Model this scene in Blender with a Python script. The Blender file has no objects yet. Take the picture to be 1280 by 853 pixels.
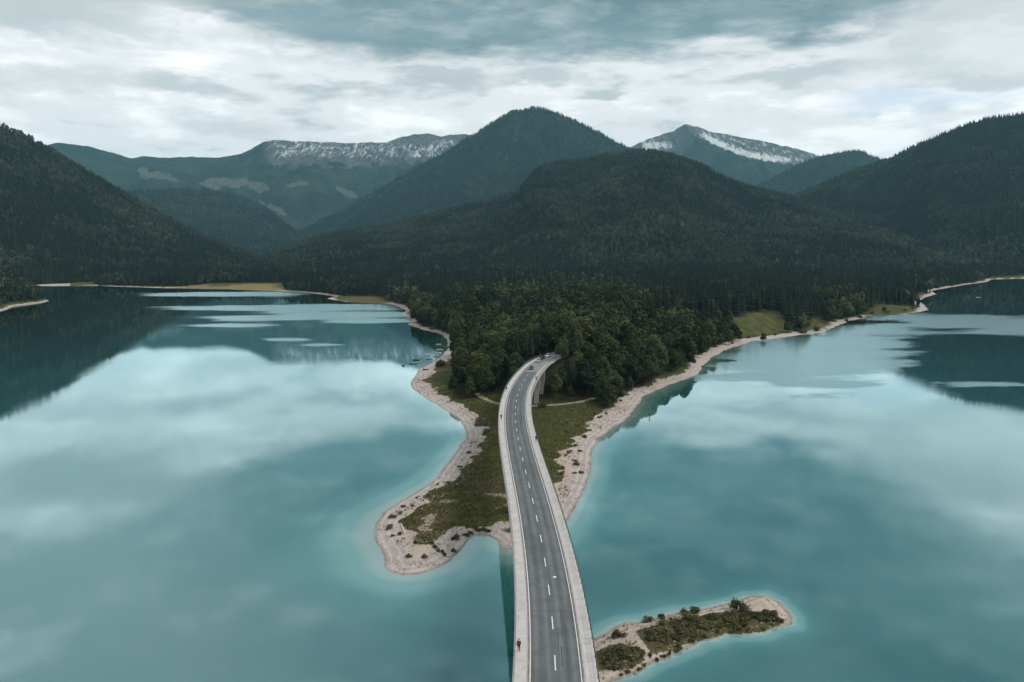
import bpy, bmesh, math, random
import numpy as np
from mathutils import Vector, Matrix

R = math.radians
rng = np.random.default_rng(7)
random.seed(7)
sc = bpy.context.scene
col = sc.collection

# ------------------------------------------------------------------ camera
FPX, HZ, CAMH, DECK = 995.0, 310.0, 70.0, 17.0       # focal length in photo pixels, horizon row, heights over the lake in metres
PITCH = math.atan((426.5 - HZ) / FPX)
cam_d = bpy.data.cameras.new('camera')
cam = bpy.data.objects.new('camera', cam_d)
col.objects.link(cam)
cam.location = (0, 0, CAMH)
cam.rotation_euler = (math.pi / 2 - PITCH, 0, 0)
cam_d.sensor_width = 36.0
cam_d.lens = FPX / 1280 * 36.0
cam_d.clip_start = 1.0
cam_d.clip_end = 60000
sc.camera = cam


def ray(x, y):
    x = np.asarray(x, float); y = np.asarray(y, float)
    u = (x - 640) / FPX; v = -(y - 426.5) / FPX
    return np.stack([u, math.cos(PITCH) + v * math.sin(PITCH), -math.sin(PITCH) + v * math.cos(PITCH)], -1)


def un(pts, z=0.0):
    """photo pixels to points (x, y) on the level z"""
    p = np.asarray(pts, float)
    d = ray(p[..., 0], p[..., 1])
    t = (z - CAMH) / d[..., 2]
    return d[..., :2] * t[..., None]


# ------------------------------------------------------------------ node helpers
class NT:
    def __init__(s, tree):
        s.t = tree; s.n = tree.nodes; s.l = tree.links

    def new(s, typ, **kw):
        nd = s.n.new(typ)
        for k, v in kw.items():
            setattr(nd, k, v)
        return nd

    def put(s, sock, v):
        if v is None:
            return
        if isinstance(v, bpy.types.NodeSocket):
            s.l.new(v, sock)
        else:
            if isinstance(v, (tuple, list)) and len(v) == 3 and sock.type == 'RGBA':
                v = (*v, 1)
            sock.default_value = v

    def m(s, op, a, b=None, c=None, clamp=False):
        nd = s.new('ShaderNodeMath', operation=op, use_clamp=clamp)
        s.put(nd.inputs[0], a); s.put(nd.inputs[1], b); s.put(nd.inputs[2], c)
        return nd.outputs[0]

    def vm(s, op, a, b=None):
        nd = s.new('ShaderNodeVectorMath', operation=op)
        s.put(nd.inputs[0], a); s.put(nd.inputs[1], b)
        return nd.outputs[0]

    def mix(s, f, a, b):
        nd = s.new('ShaderNodeMix', data_type='RGBA')
        s.put(nd.inputs[0], f); s.put(nd.inputs[6], a); s.put(nd.inputs[7], b)
        return nd.outputs[2]

    def noise(s, vec, scale, detail=4, rough=0.55, dist=0.0):
        nd = s.new('ShaderNodeTexNoise')
        s.put(nd.inputs['Vector'], vec)
        nd.inputs['Scale'].default_value = scale; nd.inputs['Detail'].default_value = detail
        nd.inputs['Roughness'].default_value = rough; nd.inputs['Distortion'].default_value = dist
        return nd.outputs[0]

    def ramp(s, v, lo, hi, a=0.0, b=1.0):
        nd = s.new('ShaderNodeMapRange', interpolation_type='SMOOTHSTEP')
        s.put(nd.inputs[0], v); s.put(nd.inputs[1], lo); s.put(nd.inputs[2], hi)
        nd.inputs[3].default_value = a; nd.inputs[4].default_value = b
        return nd.outputs[0]

    def attr(s, name):
        nd = s.new('ShaderNodeAttribute', attribute_name=name)
        return nd.outputs['Fac']

    def pos(s):
        return s.new('ShaderNodeNewGeometry').outputs['Position']

    def scale_vec(s, v, xyz):
        return s.vm('MULTIPLY', v, xyz)


# ------------------------------------------------------------------ world: broken overcast over a Nishita sky
SUN_EL, SUN_AZ = R(48), R(100)          # azimuth from +Y (the view) clockwise
world = bpy.data.worlds.new('World'); sc.world = world
world.use_nodes = True
w = NT(world.node_tree); w.n.clear()
geo = w.new('ShaderNodeTexCoord').outputs['Generated']
sep = w.new('ShaderNodeSeparateXYZ'); w.put(sep.inputs[0], geo)
dx, dy, dz = sep.outputs
az = w.m('ARCTAN2', dx, dy)
hor = w.m('SQRT', w.m('ADD', w.m('MULTIPLY', dx, dx), w.m('MULTIPLY', dy, dy)))
el = w.m('DIVIDE', dz, w.m('MAXIMUM', hor, 0.05))
flat = w.scale_vec(geo, (1.0, 1.0, 3.6))
n_big = w.noise(flat, 2.1, 5, 0.55, 0.3)
n_mid = w.noise(w.vm('ADD', flat, (4.1, 2.3, 0.7)), 5.5, 8, 0.62, 0.25)
n_fine = w.noise(w.vm('ADD', flat, (1.7, 8.3, 3.1)), 15.0, 7, 0.62, 0.2)
n_w1 = w.noise(w.vm('ADD', flat, (7.7, 0.3, 5.1)), 6.0, 5, 0.6)
n_w2 = w.noise(w.vm('ADD', flat, (2.2, 5.9, 9.4)), 9.0, 5, 0.62)
azw = w.m('ADD', az, w.m('MULTIPLY', w.m('SUBTRACT', n_w1, 0.5), 0.22))
elw = w.m('ADD', el, w.m('MULTIPLY', w.m('SUBTRACT', n_w2, 0.5), 0.085))


def cl_blob(px, py, sx, sy, soft=0.55):
    """one bank of cloud seen round photo pixel (px, py), half sizes in pixels"""
    a0 = math.atan2(px - 640, FPX); e0 = (HZ - py) / FPX * math.cos(a0)
    qa = w.m('DIVIDE', w.m('SUBTRACT', azw, a0), sx / FPX)
    qe = w.m('DIVIDE', w.m('SUBTRACT', elw, e0), sy / FPX)
    d = w.m('SQRT', w.m('ADD', w.m('MULTIPLY', qa, qa), w.m('MULTIPLY', qe, qe)))
    return w.ramp(d, 1.0 + soft, 1.0 - soft)


WHITE, PALE, GREY, DARK = (8.9, 8.85, 8.8), (6.9, 7.0, 7.05), (4.1, 4.5, 4.6), (1.15, 1.85, 2.1)
# broad tone: bright low band, thicker and darker overhead
tone = w.m('ADD', w.m('ADD', w.m('MULTIPLY', n_big, 0.70), w.m('MULTIPLY', n_mid, 0.85)), w.m('MULTIPLY', n_fine, 0.5))
tone = w.m('ADD', tone, w.m('MULTIPLY', w.ramp(el, 0.16, 0.45), 0.26))
c = w.mix(w.ramp(tone, 0.90, 1.08), WHITE, PALE)
c = w.mix(w.ramp(tone, 1.10, 1.30), c, GREY)
for (px, py, sx, sy, k) in [(95, 108, 110, 16, .45), (280, 121, 55, 13, .8), (300, 162, 80, 13, .45), (560, 104, 75, 9, .9),
                            (690, 101, 40, 12, .85), (755, 114, 24, 9, .9), (955, 110, 80, 9, .7), (1090, 105, 150, 16, .4),
                            (1200, 60, 120, 30, .5), (520, 80, 160, 14, .3), (1240, 100, 70, 10, .6), (60, 20, 80, 22, .8), (150, 44, 120, 16, .5), (190, 6, 140, 18, .85), (420, 62, 90, 12, .4), (1150, 18, 160, 20, .6)]:
    c = w.mix(w.m('MULTIPLY', cl_blob(px, py, sx, sy), k), c, GREY)
# the long dark bank, its underside a little above the summits and on over the camera's head
e_low = w.m('ADD', 0.226, w.m('MULTIPLY', w.ramp(w.m('ABSOLUTE', w.m('SUBTRACT', az, 0.06)), 0.26, 0.58), 0.085))
bank = w.ramp(w.m('SUBTRACT', elw, e_low), -0.012, 0.022)
bank = w.m('MULTIPLY', bank, w.ramp(el, 0.95, 0.5))
bank = w.m('MULTIPLY', bank, w.ramp(w.m('ABSOLUTE', w.m('SUBTRACT', azw, w.m('ADD', 0.06, w.m('MULTIPLY', w.ramp(el, 0.26, 0.5), 0.18)))), 0.66, 0.30))
bank = w.m('MULTIPLY', bank, w.ramp(n_fine, 0.26, 0.6, 0.72, 1.0))
c = w.mix(bank, c, w.mix(w.ramp(n_mid, 0.35, 0.65), DARK, (1.9, 2.7, 2.95)))
sky = w.new('ShaderNodeTexSky', sky_type='NISHITA', sun_disc=False)
sky.sun_elevation = SUN_EL; sky.sun_rotation = SUN_AZ % (2 * math.pi); sky.altitude = 800
hole = w.m('MULTIPLY', cl_blob(1135, 131, 55, 11, 0.7), 0.5)
cover = w.m('SUBTRACT', 0.985, hole)
c = w.mix(cover, sky.outputs[0], c)
bg = w.new('ShaderNodeBackground'); w.put(bg.inputs[0], c); bg.inputs[1].default_value = 0.1
wo = w.new('ShaderNodeOutputWorld'); w.l.new(bg.outputs[0], wo.inputs[0])
world.cycles.sampling_method = 'MANUAL'; world.cycles.sample_map_resolution = 512

sun_d = bpy.data.lights.new('sun', 'SUN'); sun = bpy.data.objects.new('sun', sun_d); col.objects.link(sun)
sun_d.energy = 1.4; sun_d.angle = R(14); sun_d.color = (1.0, 0.95, 0.88)
sv = Vector((math.sin(SUN_AZ) * math.cos(SUN_EL), math.cos(SUN_AZ) * math.cos(SUN_EL), math.sin(SUN_EL)))
sun.rotation_euler = sv.to_track_quat('Z', 'Y').to_euler()
sun.location = (300, -100, 900)

vs = sc.view_settings
sc.display_settings.display_device = 'sRGB'
vs.view_transform = 'Standard'; vs.look = 'None'; vs.exposure = 0.52; vs.gamma = 1.0; vs.use_curve_mapping = False
cy = sc.cycles
cy.max_bounces = 6; cy.diffuse_bounces = 2; cy.glossy_bounces = 3; cy.transmission_bounces = 3
cy.volume_bounces = 0; cy.transparent_max_bounces = 6; cy.caustics_reflective = False; cy.caustics_refractive = False
cy.use_denoising = True
cy.use_adaptive_sampling = True; cy.adaptive_threshold = 0.015


# ------------------------------------------------------------------ materials
def new_mat(name):
    m = bpy.data.materials.new(name); m.use_nodes = True
    t = NT(m.node_tree)
    b = t.n['Principled BSDF']
    return m, t, b


def plain(name, colr, rough=0.7, metal=0.0, var=0.12, scale=0.6, spec=0.3):
    m, t, b = new_mat(name)
    n = t.noise(t.pos(), scale, 4)
    k = t.ramp(n, 0.3, 0.7, 1 - var, 1 + var)
    mul = t.new('ShaderNodeVectorMath', operation='SCALE')
    mul.inputs[0].default_value = colr; t.put(mul.inputs['Scale'], k)
    t.put(b.inputs['Base Color'], mul.outputs[0])
    b.inputs['Roughness'].default_value = rough; b.inputs['Metallic'].default_value = metal
    b.inputs['Specular IOR Level'].default_value = spec
    return m


def leafy(name, a, b_, c_, spread=1.0):
    """leaf colours: one hue per tree, small differences from leaf clump to leaf clump"""
    m, t, b = new_mat(name)
    oi = t.new('ShaderNodeObjectInfo')
    rnd = oi.outputs['Random']
    n = t.noise(t.vm('MULTIPLY', t.pos(), (1, 1, 1)), 0.35, 3)
    cc = t.mix(t.ramp(rnd, 0.0, 0.75), a, b_)
    cc = t.mix(t.ramp(rnd, 0.8, 1.0, 0.0, spread), cc, c_)
    pw = t.noise(t.pos(), 0.006, 3)
    dark = t.vm('MULTIPLY', cc, (0.62, 0.66, 0.68))
    cc = t.mix(t.ramp(pw, 0.42, 0.6), dark, cc)
    cc2 = t.vm('MULTIPLY', cc, (1.35, 1.32, 1.2))
    t.put(b.inputs['Base Color'], t.mix(t.ramp(n, 0.35, 0.7), cc, cc2))
    b.inputs['Roughness'].default_value = 0.75
    b.inputs['Specular IOR Level'].default_value = 0.15
    return m


M = {}
M['broad'] = leafy('broadleaf_foliage', (0.022, 0.032, 0.015), (0.054, 0.067, 0.026), (0.104, 0.114, 0.042))
M['conifer'] = leafy('conifer_foliage', (0.007, 0.012, 0.009), (0.013, 0.020, 0.013), (0.026, 0.032, 0.018))
M['shrub'] = leafy('shrub_foliage', (0.060, 0.060, 0.026), (0.105, 0.095, 0.042), (0.15, 0.12, 0.066))
M['bark'] = plain('bark', (0.055, 0.045, 0.036), 0.9, var=0.3, scale=3)
M['concrete'] = plain('pale_concrete', (0.33, 0.32, 0.30), 0.85, var=0.14, scale=0.35)
M['steel'] = plain('dark_steel', (0.035, 0.037, 0.038), 0.5, var=0.1)
M['galv'] = plain('galvanised_steel', (0.32, 0.32, 0.32), 0.45, metal=0.4, var=0.1)
M['white_paint'] = plain('white_road_paint', (0.74, 0.74, 0.72), 0.7, var=0.12, scale=2.5)
M['log'] = plain('bleached_wood', (0.62, 0.57, 0.50), 0.8, var=0.2, scale=1.5)
M['skin'] = plain('skin', (0.50, 0.33, 0.25), 0.6, var=0.04)
M['hair'] = plain('dark_hair', (0.03, 0.022, 0.018), 0.6, var=0.1)
M['black_cloth'] = plain('black_cloth', (0.014, 0.014, 0.016), 0.9)
M['red_cloth'] = plain('red_cloth', (0.20, 0.020, 0.024), 0.85)
M['blue_cloth'] = plain('navy_cloth', (0.03, 0.04, 0.07), 0.9)
M['grey_cloth'] = plain('grey_cloth', (0.13, 0.13, 0.14), 0.9)
M['glass'] = plain('car_glass', (0.012, 0.016, 0.018), 0.08, var=0.0, spec=0.6)
M['tyre'] = plain('tyre_rubber', (0.018, 0.018, 0.018), 0.85)
M['rim'] = plain('wheel_rim', (0.35, 0.35, 0.36), 0.35, metal=0.7)
M['lamp_clear'] = plain('lamp_glass', (0.65, 0.66, 0.66), 0.15)
M['lamp_red'] = plain('red_lamp_glass', (0.3, 0.012, 0.01), 0.2)
M['car_dark'] = plain('dark_grey_car_paint', (0.045, 0.05, 0.055), 0.25, var=0.02, spec=0.6)
M['car_silver'] = plain('silver_car_paint', (0.45, 0.46, 0.47), 0.3, metal=0.3, var=0.02)
M['car_white'] = plain('white_car_paint', (0.72, 0.73, 0.73), 0.25, var=0.02)
M['car_black'] = plain('black_car_paint', (0.012, 0.013, 0.015), 0.2, var=0.02, spec=0.6)
M['car_blue'] = plain('blue_grey_car_paint', (0.09, 0.12, 0.16), 0.25, var=0.02, spec=0.6)
M['boat_white'] = plain('white_boat_paint', (0.72, 0.73, 0.71), 0.4, var=0.08)
M['boat_dark'] = plain('dark_green_boat_paint', (0.018, 0.045, 0.045), 0.45, var=0.1)
M['boat_blue'] = plain('blue_boat_paint', (0.06, 0.2, 0.38), 0.4, var=0.08)
M['boat_wood'] = plain('boat_timber', (0.24, 0.16, 0.09), 0.6, var=0.2, scale=3)
M['stone'] = plain('lake_stone', (0.26, 0.235, 0.22), 0.9, var=0.25, scale=0.4)


# ------------------------------------------------------------------ mesh helpers
def mesh(name, verts, faces, mat=None, smooth=False):
    me = bpy.data.meshes.new(name)
    me.from_pydata([tuple(v) for v in verts] if not isinstance(verts, np.ndarray) else verts.tolist(), [], faces if not isinstance(faces, np.ndarray) else faces.tolist())
    if mat:
        me.materials.append(mat)
    if smooth:
        me.polygons.foreach_set('use_smooth', [True] * len(me.polygons))
    me.update()
    return me


def grid_mesh(name, V, n, m_, mat, wrap=False, smooth=True):
    """V: (n*m,3) row-major; fast quads"""
    i = np.arange(n - 1)[:, None]; j = np.arange(m_ - (0 if wrap else 1))[None, :]
    j2 = (j + 1) % m_
    a = (i * m_ + j).ravel(); b = (i * m_ + j2).ravel(); c_ = ((i + 1) * m_ + j2).ravel(); d = ((i + 1) * m_ + j).ravel()
    F = np.stack([a, b, c_, d], 1)
    me = bpy.data.meshes.new(name)
    me.vertices.add(len(V)); me.vertices.foreach_set('co', V.astype(np.float32).ravel())
    me.loops.add(F.size); me.loops.foreach_set('vertex_index', F.astype(np.int32).ravel())
    me.polygons.add(len(F)); me.polygons.foreach_set('loop_start', np.arange(0, F.size, 4, dtype=np.int32))
    me.polygons.foreach_set('use_smooth', np.ones(len(F), bool) if smooth else np.zeros(len(F), bool))
    me.materials.append(mat)
    me.update(calc_edges=True)
    return me


def set_attr(me, name, arr):
    at = me.attributes.new(name, 'FLOAT', 'POINT')
    at.data.foreach_set('value', np.ascontiguousarray(arr, np.float32))


def obj(name, me, parent=None, loc=None, rz=None, scale=None):
    o = bpy.data.objects.new(name, me); col.objects.link(o)
    if parent is not None:
        o.parent = parent
    if loc is not None:
        o.location = loc
    if rz is not None:
        o.rotation_euler = (0, 0, rz)
    if scale is not None:
        o.scale = scale
    return o


def tag(o, label=None, cat=None, group=None, kind=None):
    if label: o['label'] = label
    if cat: o['category'] = cat
    if group: o['group'] = group
    if kind: o['kind'] = kind
    return o


def empty(name, loc, label, cat, group=None, rz=0, scale=None):
    o = obj(name, None, None, loc, rz, scale)
    o.empty_display_size = 0.5
    return tag(o, label, cat, group)


class MB:
    """collects simple solids into one mesh"""
    def __init__(s):
        s.v = []; s.f = []

    def add(s, v, f):
        k = len(s.v); s.v += [tuple(p) for p in v]; s.f += [tuple(i + k for i in q) for q in f]; return s

    def box(s, c, h, rz=0.0):
        cs, sn = math.cos(rz), math.sin(rz)
        v = []
        for z in (-1, 1):
            for x, y in ((-1, -1), (1, -1), (1, 1), (-1, 1)):
                X, Y = x * h[0], y * h[1]
                v.append((c[0] + X * cs - Y * sn, c[1] + X * sn + Y * cs, c[2] + z * h[2]))
        return s.add(v, [(0, 3, 2, 1), (4, 5, 6, 7), (0, 1, 5, 4), (1, 2, 6, 5), (2, 3, 7, 6), (3, 0, 4, 7)])

    def tube(s, pts, rad, n=6):
        pts = [Vector(p) for p in pts]
        rad = rad if isinstance(rad, (list, tuple)) else [rad] * len(pts)
        rings = []
        for i, p in enumerate(pts):
            t = (pts[min(i + 1, len(pts) - 1)] - pts[max(i - 1, 0)]).normalized()
            a = t.orthogonal().normalized(); b = t.cross(a)
            rings.append([p + (a * math.cos(2 * math.pi * k / n) + b * math.sin(2 * math.pi * k / n)) * rad[i] for k in range(n)])
        v = [q for r_ in rings for q in r_]
        f = []
        for i in range(len(pts) - 1):
            for k in range(n):
                f.append((i * n + k, i * n + (k + 1) % n, (i + 1) * n + (k + 1) % n, (i + 1) * n + k))
        f.append(tuple(range(n - 1, -1, -1))); f.append(tuple((len(pts) - 1) * n + k for k in range(n)))
        return s.add(v, f)

    def mesh(s, name, mat, smooth=False):
        return mesh(name, s.v, s.f, mat, smooth)


# ------------------------------------------------------------------ numpy noise
def _h(ix, iy, seed):
    h = (ix.astype(np.int64) * 374761393 + iy.astype(np.int64) * 668265263 + seed * 974711) & 0xffffffff
    h = ((h ^ (h >> 13)) * 1274126177) & 0xffffffff
    h = h ^ (h >> 16)
    return (h & 0xffffff) / float(0xffffff)


def vnoise(x, y, seed=0):
    ix = np.floor(x); iy = np.floor(y); fx = x - ix; fy = y - iy
    fx = fx * fx * (3 - 2 * fx); fy = fy * fy * (3 - 2 * fy)
    a = _h(ix, iy, seed); b = _h(ix + 1, iy, seed); c_ = _h(ix, iy + 1, seed); d = _h(ix + 1, iy + 1, seed)
    return (a * (1 - fx) + b * fx) * (1 - fy) + (c_ * (1 - fx) + d * fx) * fy


def fbm(x, y, oct_=5, seed=0, gain=0.5):
    s = 0.0; amp = 1.0; tot = 0.0
    for k in range(oct_):
        s = s + amp * vnoise(x * 2 ** k, y * 2 ** k, seed + k * 17); tot += amp; amp *= gain
    return s / tot


def ridged(x, y, oct_=5, seed=0, gain=0.5):
    s = 0.0; amp = 1.0; tot = 0.0
    for k in range(oct_):
        s = s + amp * (1 - np.abs(2 * vnoise(x * 2 ** k, y * 2 ** k, seed + k * 31) - 1)); tot += amp; amp *= gain
    return s / tot


def ss(a, b, x):
    t = np.clip((x - a) / (b - a), 0, 1)
    return t * t * (3 - 2 * t)


def seg_dist(P, A, B, chunk=15000):
    out = np.empty(len(P))
    ab = B - A; l2 = np.maximum((ab ** 2).sum(1), 1e-9)
    for i in range(0, len(P), chunk):
        p = P[i:i + chunk, None, :]
        t = np.clip(((p - A) * ab).sum(2) / l2, 0, 1)
        q = A + t[..., None] * ab - p
        out[i:i + chunk] = np.sqrt((q ** 2).sum(2).min(1))
    return out


def inside(P, poly):
    c_ = np.zeros(len(P), bool)
    x, y = P[:, 0], P[:, 1]
    n = len(poly)
    for i in range(n):
        x1, y1 = poly[i]; x2, y2 = poly[(i + 1) % n]
        if y1 == y2:
            continue
        k = (y1 > y) != (y2 > y)
        xi = (x2 - x1) * (y - y1) / (y2 - y1) + x1
        c_ ^= k & (x < xi)
    return c_


def sdist(P, poly):
    d = seg_dist(P, poly, np.roll(poly, -1, 0))
    return np.where(inside(P, poly), d, -d)


# ------------------------------------------------------------------ shorelines (photo pixels on the lake level)
left_shore = [(50, 357.5), (80, 357), (115, 357.2), (150, 358.5), (200, 360), (260, 360.5), (310, 362), (352, 364), (395, 367), (418, 371),
              (408, 373.5), (430, 377.5), (460, 379), (484, 380), (500, 384), (508, 389), (501, 392.5), (506, 396), (514, 400), (509, 406), (520, 410), (535, 414), (553, 419),
              (560, 427), (559, 437), (552, 447), (538, 455), (524, 462), (512, 478), (516, 486), (530, 497), (550, 509), (564, 517), (575, 525), (583, 541),
              (582, 548), (572, 563), (561, 579), (547, 597), (524, 613), (496, 629.5), (479, 642), (469.5, 656), (467, 668), (471, 677.5),
              (480.6, 695), (482, 709.5), (489, 716), (504, 720), (526, 717), (548, 709.5), (563, 701), (573, 690), (583, 677.5), (592.5, 669.5),
              (607, 669), (617, 674), (627, 683), (637, 687), (660, 686), (690, 672)]
right_shore = [(708.6, 653), (714, 645), (721, 632), (730, 614), (735, 600), (738, 586), (739.5, 569), (744, 558), (749, 549), (763, 538), (777.5, 528),
               (789, 520), (797, 506), (804, 497), (822, 487), (849, 477.5), (873, 468), (877, 459), (890, 447.5), (912, 436), (942, 427), (972, 423), (1002, 419),
               (1029, 416), (1042, 410), (1062, 401), (1092, 396), (1122, 393.5), (1152, 390), (1160, 387.5), (1156, 382), (1149, 376), (1160, 371), (1171, 368),
               (1164, 364), (1185, 360), (1205, 356.5), (1235, 352.5), (1239, 349.5), (1280, 348), (1350, 346.5)]
shore_main = np.vstack([un(left_shore), un(right_shore), [[2600, 2300], [5200, 2600], [9000, 3500], [14000, 16000], [-14000, 16000], [-9000, 3000], [-3000, 1900], [-1500, 1700]]])
island_px = [(746, 796), (763, 786), (780, 778.6), (802, 777), (826, 771.6), (846, 766), (870, 762), (894, 758), (916, 752), (936, 746), (955, 745), (971, 751),
             (982, 760.6), (990, 770.5), (988, 781), (970.6, 784.7), (949, 792), (927, 793.5), (905, 792), (892, 798), (872, 800), (859, 810), (848, 814), (835, 824),
             (813, 831), (796, 841.6), (778, 848), (763, 854), (745, 862), (726, 858), (716, 838), (722, 815), (733, 803)]
shore_isl = un(island_px)
shore_head = np.vstack([un([(61.8, 376.5), (48, 379), (32, 381), (16.4, 383), (12, 386), (0, 389), (-60, 396), (-160, 410)]), [[-900, 720], [-1500, 900], [-1500, 1500], [-900, 1400]]])

# ------------------------------------------------------------------ bridge axis
L_px = [(643, 853), (644, 800), (643.5, 740), (641, 690), (639, 665), (635.7, 637), (630, 597), (625.8, 560), (625, 535), (624.8, 520), (627, 502), (628.6, 495),
        (633, 485.6), (638.6, 476), (645.6, 467), (655, 457.5)]
R_px = [(748.5, 853), (741, 812), (730, 740), (719, 690), (708, 655), (698, 628), (689, 600), (675, 560), (670.6, 549), (663, 524), (663, 507), (664.5, 496),
        (665.6, 490), (669.7, 478.6), (674, 470), (682, 461)]
HW = 5.25
lw = un(L_px, DECK + .15); rw = un(R_px, DECK + .15)


def off(P, o):
    t = np.gradient(P, axis=0); t /= np.linalg.norm(t, axis=1)[:, None]
    return P + np.stack([t[:, 1], -t[:, 0]], 1) * o


cc_ = np.vstack([off(lw, HW), off(rw, -HW)])
cf = np.polynomial.Polynomial.fit(cc_[:, 1], cc_[:, 0], 5)
ys = np.arange(92, 357, 2.0)
axis_main = np.stack([cf(ys), ys], 1)
t0 = axis_main[0] - axis_main[3]; t0 /= np.linalg.norm(t0)
back = np.array([axis_main[0] + t0 * s for s in np.arange(220, 0, -2.0)])
head = math.atan2(*(axis_main[-1] - axis_main[-4]))
p = axis_main[-1].copy(); fwd = []
for k in range(44):
    head += R(0.8 if k < 26 else 0.0)
    p = p + 2.0 * np.array([math.sin(head), math.cos(head)]); fwd.append(p.copy())
AX = np.vstack([back, axis_main, np.array(fwd)])
for _ in range(6):
    AX[1:-1] = (AX[:-2] + 2 * AX[1:-1] + AX[2:]) / 4
AXT = np.gradient(AX, axis=0); AXT /= np.linalg.norm(AXT, axis=1)[:, None]
AXN = np.stack([AXT[:, 1], -AXT[:, 0]], 1)          # to the right of travel
AXS = np.concatenate([[0], np.cumsum(np.linalg.norm(np.diff(AX, axis=0), axis=1))])


def s_at_y(y):
    return float(np.interp(y, AX[:, 1], AXS))


def axis_at(s):
    p_ = np.array([np.interp(s, AXS, AX[:, 0]), np.interp(s, AXS, AX[:, 1])])
    t_ = np.array([np.interp(s, AXS, AXT[:, 0]), np.interp(s, AXS, AXT[:, 1])]); t_ /= np.linalg.norm(t_)
    return p_, t_, np.array([t_[1], -t_[0]])


S_END = s_at_y(384)         # abutment, where the bridge becomes a road on the ground
S_JOINT = s_at_y(338)
S_START = 0.0
road_pts = AX[AXS > S_END - 2]


# ------------------------------------------------------------------ ground level
def land(P):
    """signed distances to the three shores, positive on land"""
    wig = (fbm(P[:, 0] / 9, P[:, 1] / 9, 4, 3) - 0.5)
    rr = np.hypot(P[:, 0], P[:, 1])
    amp = np.clip(rr / 160, 0.9, 5.5)
    s1 = sdist(P, shore_main) + wig * amp
    s2 = sdist(P, shore_isl) + wig * 1.6
    s3 = sdist(P, shore_head) + wig * 6
    return s1, s2, s3


def ground_z(P, S=None):
    s1, s2, s3 = S if S is not None else land(P)
    y = P[:, 1]
    n = fbm(P[:, 0] / 14, P[:, 1] / 14, 4, 11) - 0.5
    z1 = np.where(s1 < 14, 0.12 * s1, 1.68 + 0.055 * (np.minimum(s1, 70) - 14) * (1 - 0.8 * ss(700, 1000, y)))
    z1 = z1 + n * np.clip(s1 / 12, 0, 1) * 1.0
    z1 = z1 + 9.0 * ss(345, 430, y) * ss(12, 70, s1) * (1 - 0.6 * ss(800, 1100, y)) + 12 * ss(700, 1800, y) * ss(130, 420, s1)
    dr = seg_dist(P[(y > 330) & (y < 620)], road_pts[:-1], road_pts[1:]) if ((y > 330) & (y < 620)).any() else None
    if dr is not None:
        k = (y > 330) & (y < 620)
        z1[k] = z1[k] + (DECK - 0.35 - z1[k]) * (1 - ss(6.5, 30, dr)) * ss(8, 20, s1[k])
    z2 = np.where(s2 < 3, 0.22 * s2, 0.66 + 0.10 * (s2 - 3)) + n * np.clip(s2 / 4, 0, 1) * 0.9
    z3 = np.where(s3 < 8, 0.35 * s3, 2.8 + np.minimum(s3 - 8, 110) * 0.36)
    zu = np.maximum.reduce([np.where(s1 < 0, 0.16 * s1, -99), np.where(s2 < 0, 0.30 * s2, -99), np.where(s3 < 0, 0.25 * s3, -99)])
    zu = np.maximum(zu, -9.0)
    z = np.where(s1 > 0, z1, np.where(s2 > 0, z2, np.where(s3 > 0, z3, zu)))
    return z


def gz(x, y):
    return float(ground_z(np.array([[x, y]], float))[0])


def on_ground(px, py, it=4):
    """where the ray through a photo pixel meets the ground"""
    z = 1.0
    for _ in range(it):
        q = un([(px, py)], z)[0]; z = gz(*q)
    return q[0], q[1], z


azs = np.concatenate([np.linspace(-180, -44, 46)[:-1], np.linspace(-44, 44, 620), np.linspace(44, 180, 46)[1:]])
azr = np.radians(azs)
RMAX = np.where(np.abs(azs) < 60, 12500.0, 12500 - 8700 * ss(60, 95, np.abs(azs)))
rt = np.concatenate([np.linspace(0, 0.62, 560), np.linspace(0.62, 1, 90)[1:]])
R0 = 60.0
rad = R0 * (RMAX[None, :] / R0) ** rt[:, None]
rad[0, :] = 0.5
GP = np.stack([rad * np.sin(azr)[None, :], rad * np.cos(azr)[None, :]], -1).reshape(-1, 2)
GS = land(GP)
GZ = ground_z(GP, GS)
s1, s2, s3 = GS

# ---- vegetation maps, world polygons from photo pixels
def upoly(px, z=2.0):
    return un(px, z)


isl_veg = [upoly([(800, 788), (830, 774), (870, 768), (925, 761), (965, 764), (976, 772), (945, 783), (890, 790), (860, 800), (840, 808), (815, 812), (803, 800)], 1.0),
           upoly([(738, 815), (775, 806), (803, 812), (806, 822), (790, 832), (745, 838)], 1.0)]
meadow_far = upoly([(225, 358.6), (262, 358.0), (350, 358.4), (356, 362.5), (300, 361.5), (235, 359.9)], 1.5)
brown_left = upoly([(418, 374.5), (440, 372.5), (474, 375), (490, 380), (455, 378.5)], 1.5)
meadows = [upoly(q, 3.0) for q in ([(905, 421), (914, 411), (935, 405), (968, 403), (986, 407), (984, 413), (945, 418)],
                                   [(1004, 410), (1010, 400), (1028, 397), (1040, 403), (1030, 409)],
                                   [(1078, 394), (1095, 385), (1140, 382), (1150, 387), (1120, 391)],
                                   [(1120, 376), (1140, 368), (1157, 365), (1152, 374)])]
forest_px = [(500, 381), (512, 388), (514, 402), (530, 409), (553, 414), (562, 425), (566, 440), (571, 456), (566, 474), (566, 486), (578, 493), (600, 491), (630, 488), (655, 497), (668, 498),
             (690, 500), (720, 499), (744, 497), (756, 508), (772, 505), (776, 490), (800, 480), (835, 466), (862, 456), (874, 444), (890, 434), (910, 424),
             (950, 420), (985, 416), (1024, 412), (1040, 404), (1070, 396), (1120, 389), (1150, 385), (1146, 372), (1170, 362), (1210, 353), (1240, 346), (1290, 344), (1350, 343)]
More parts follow.
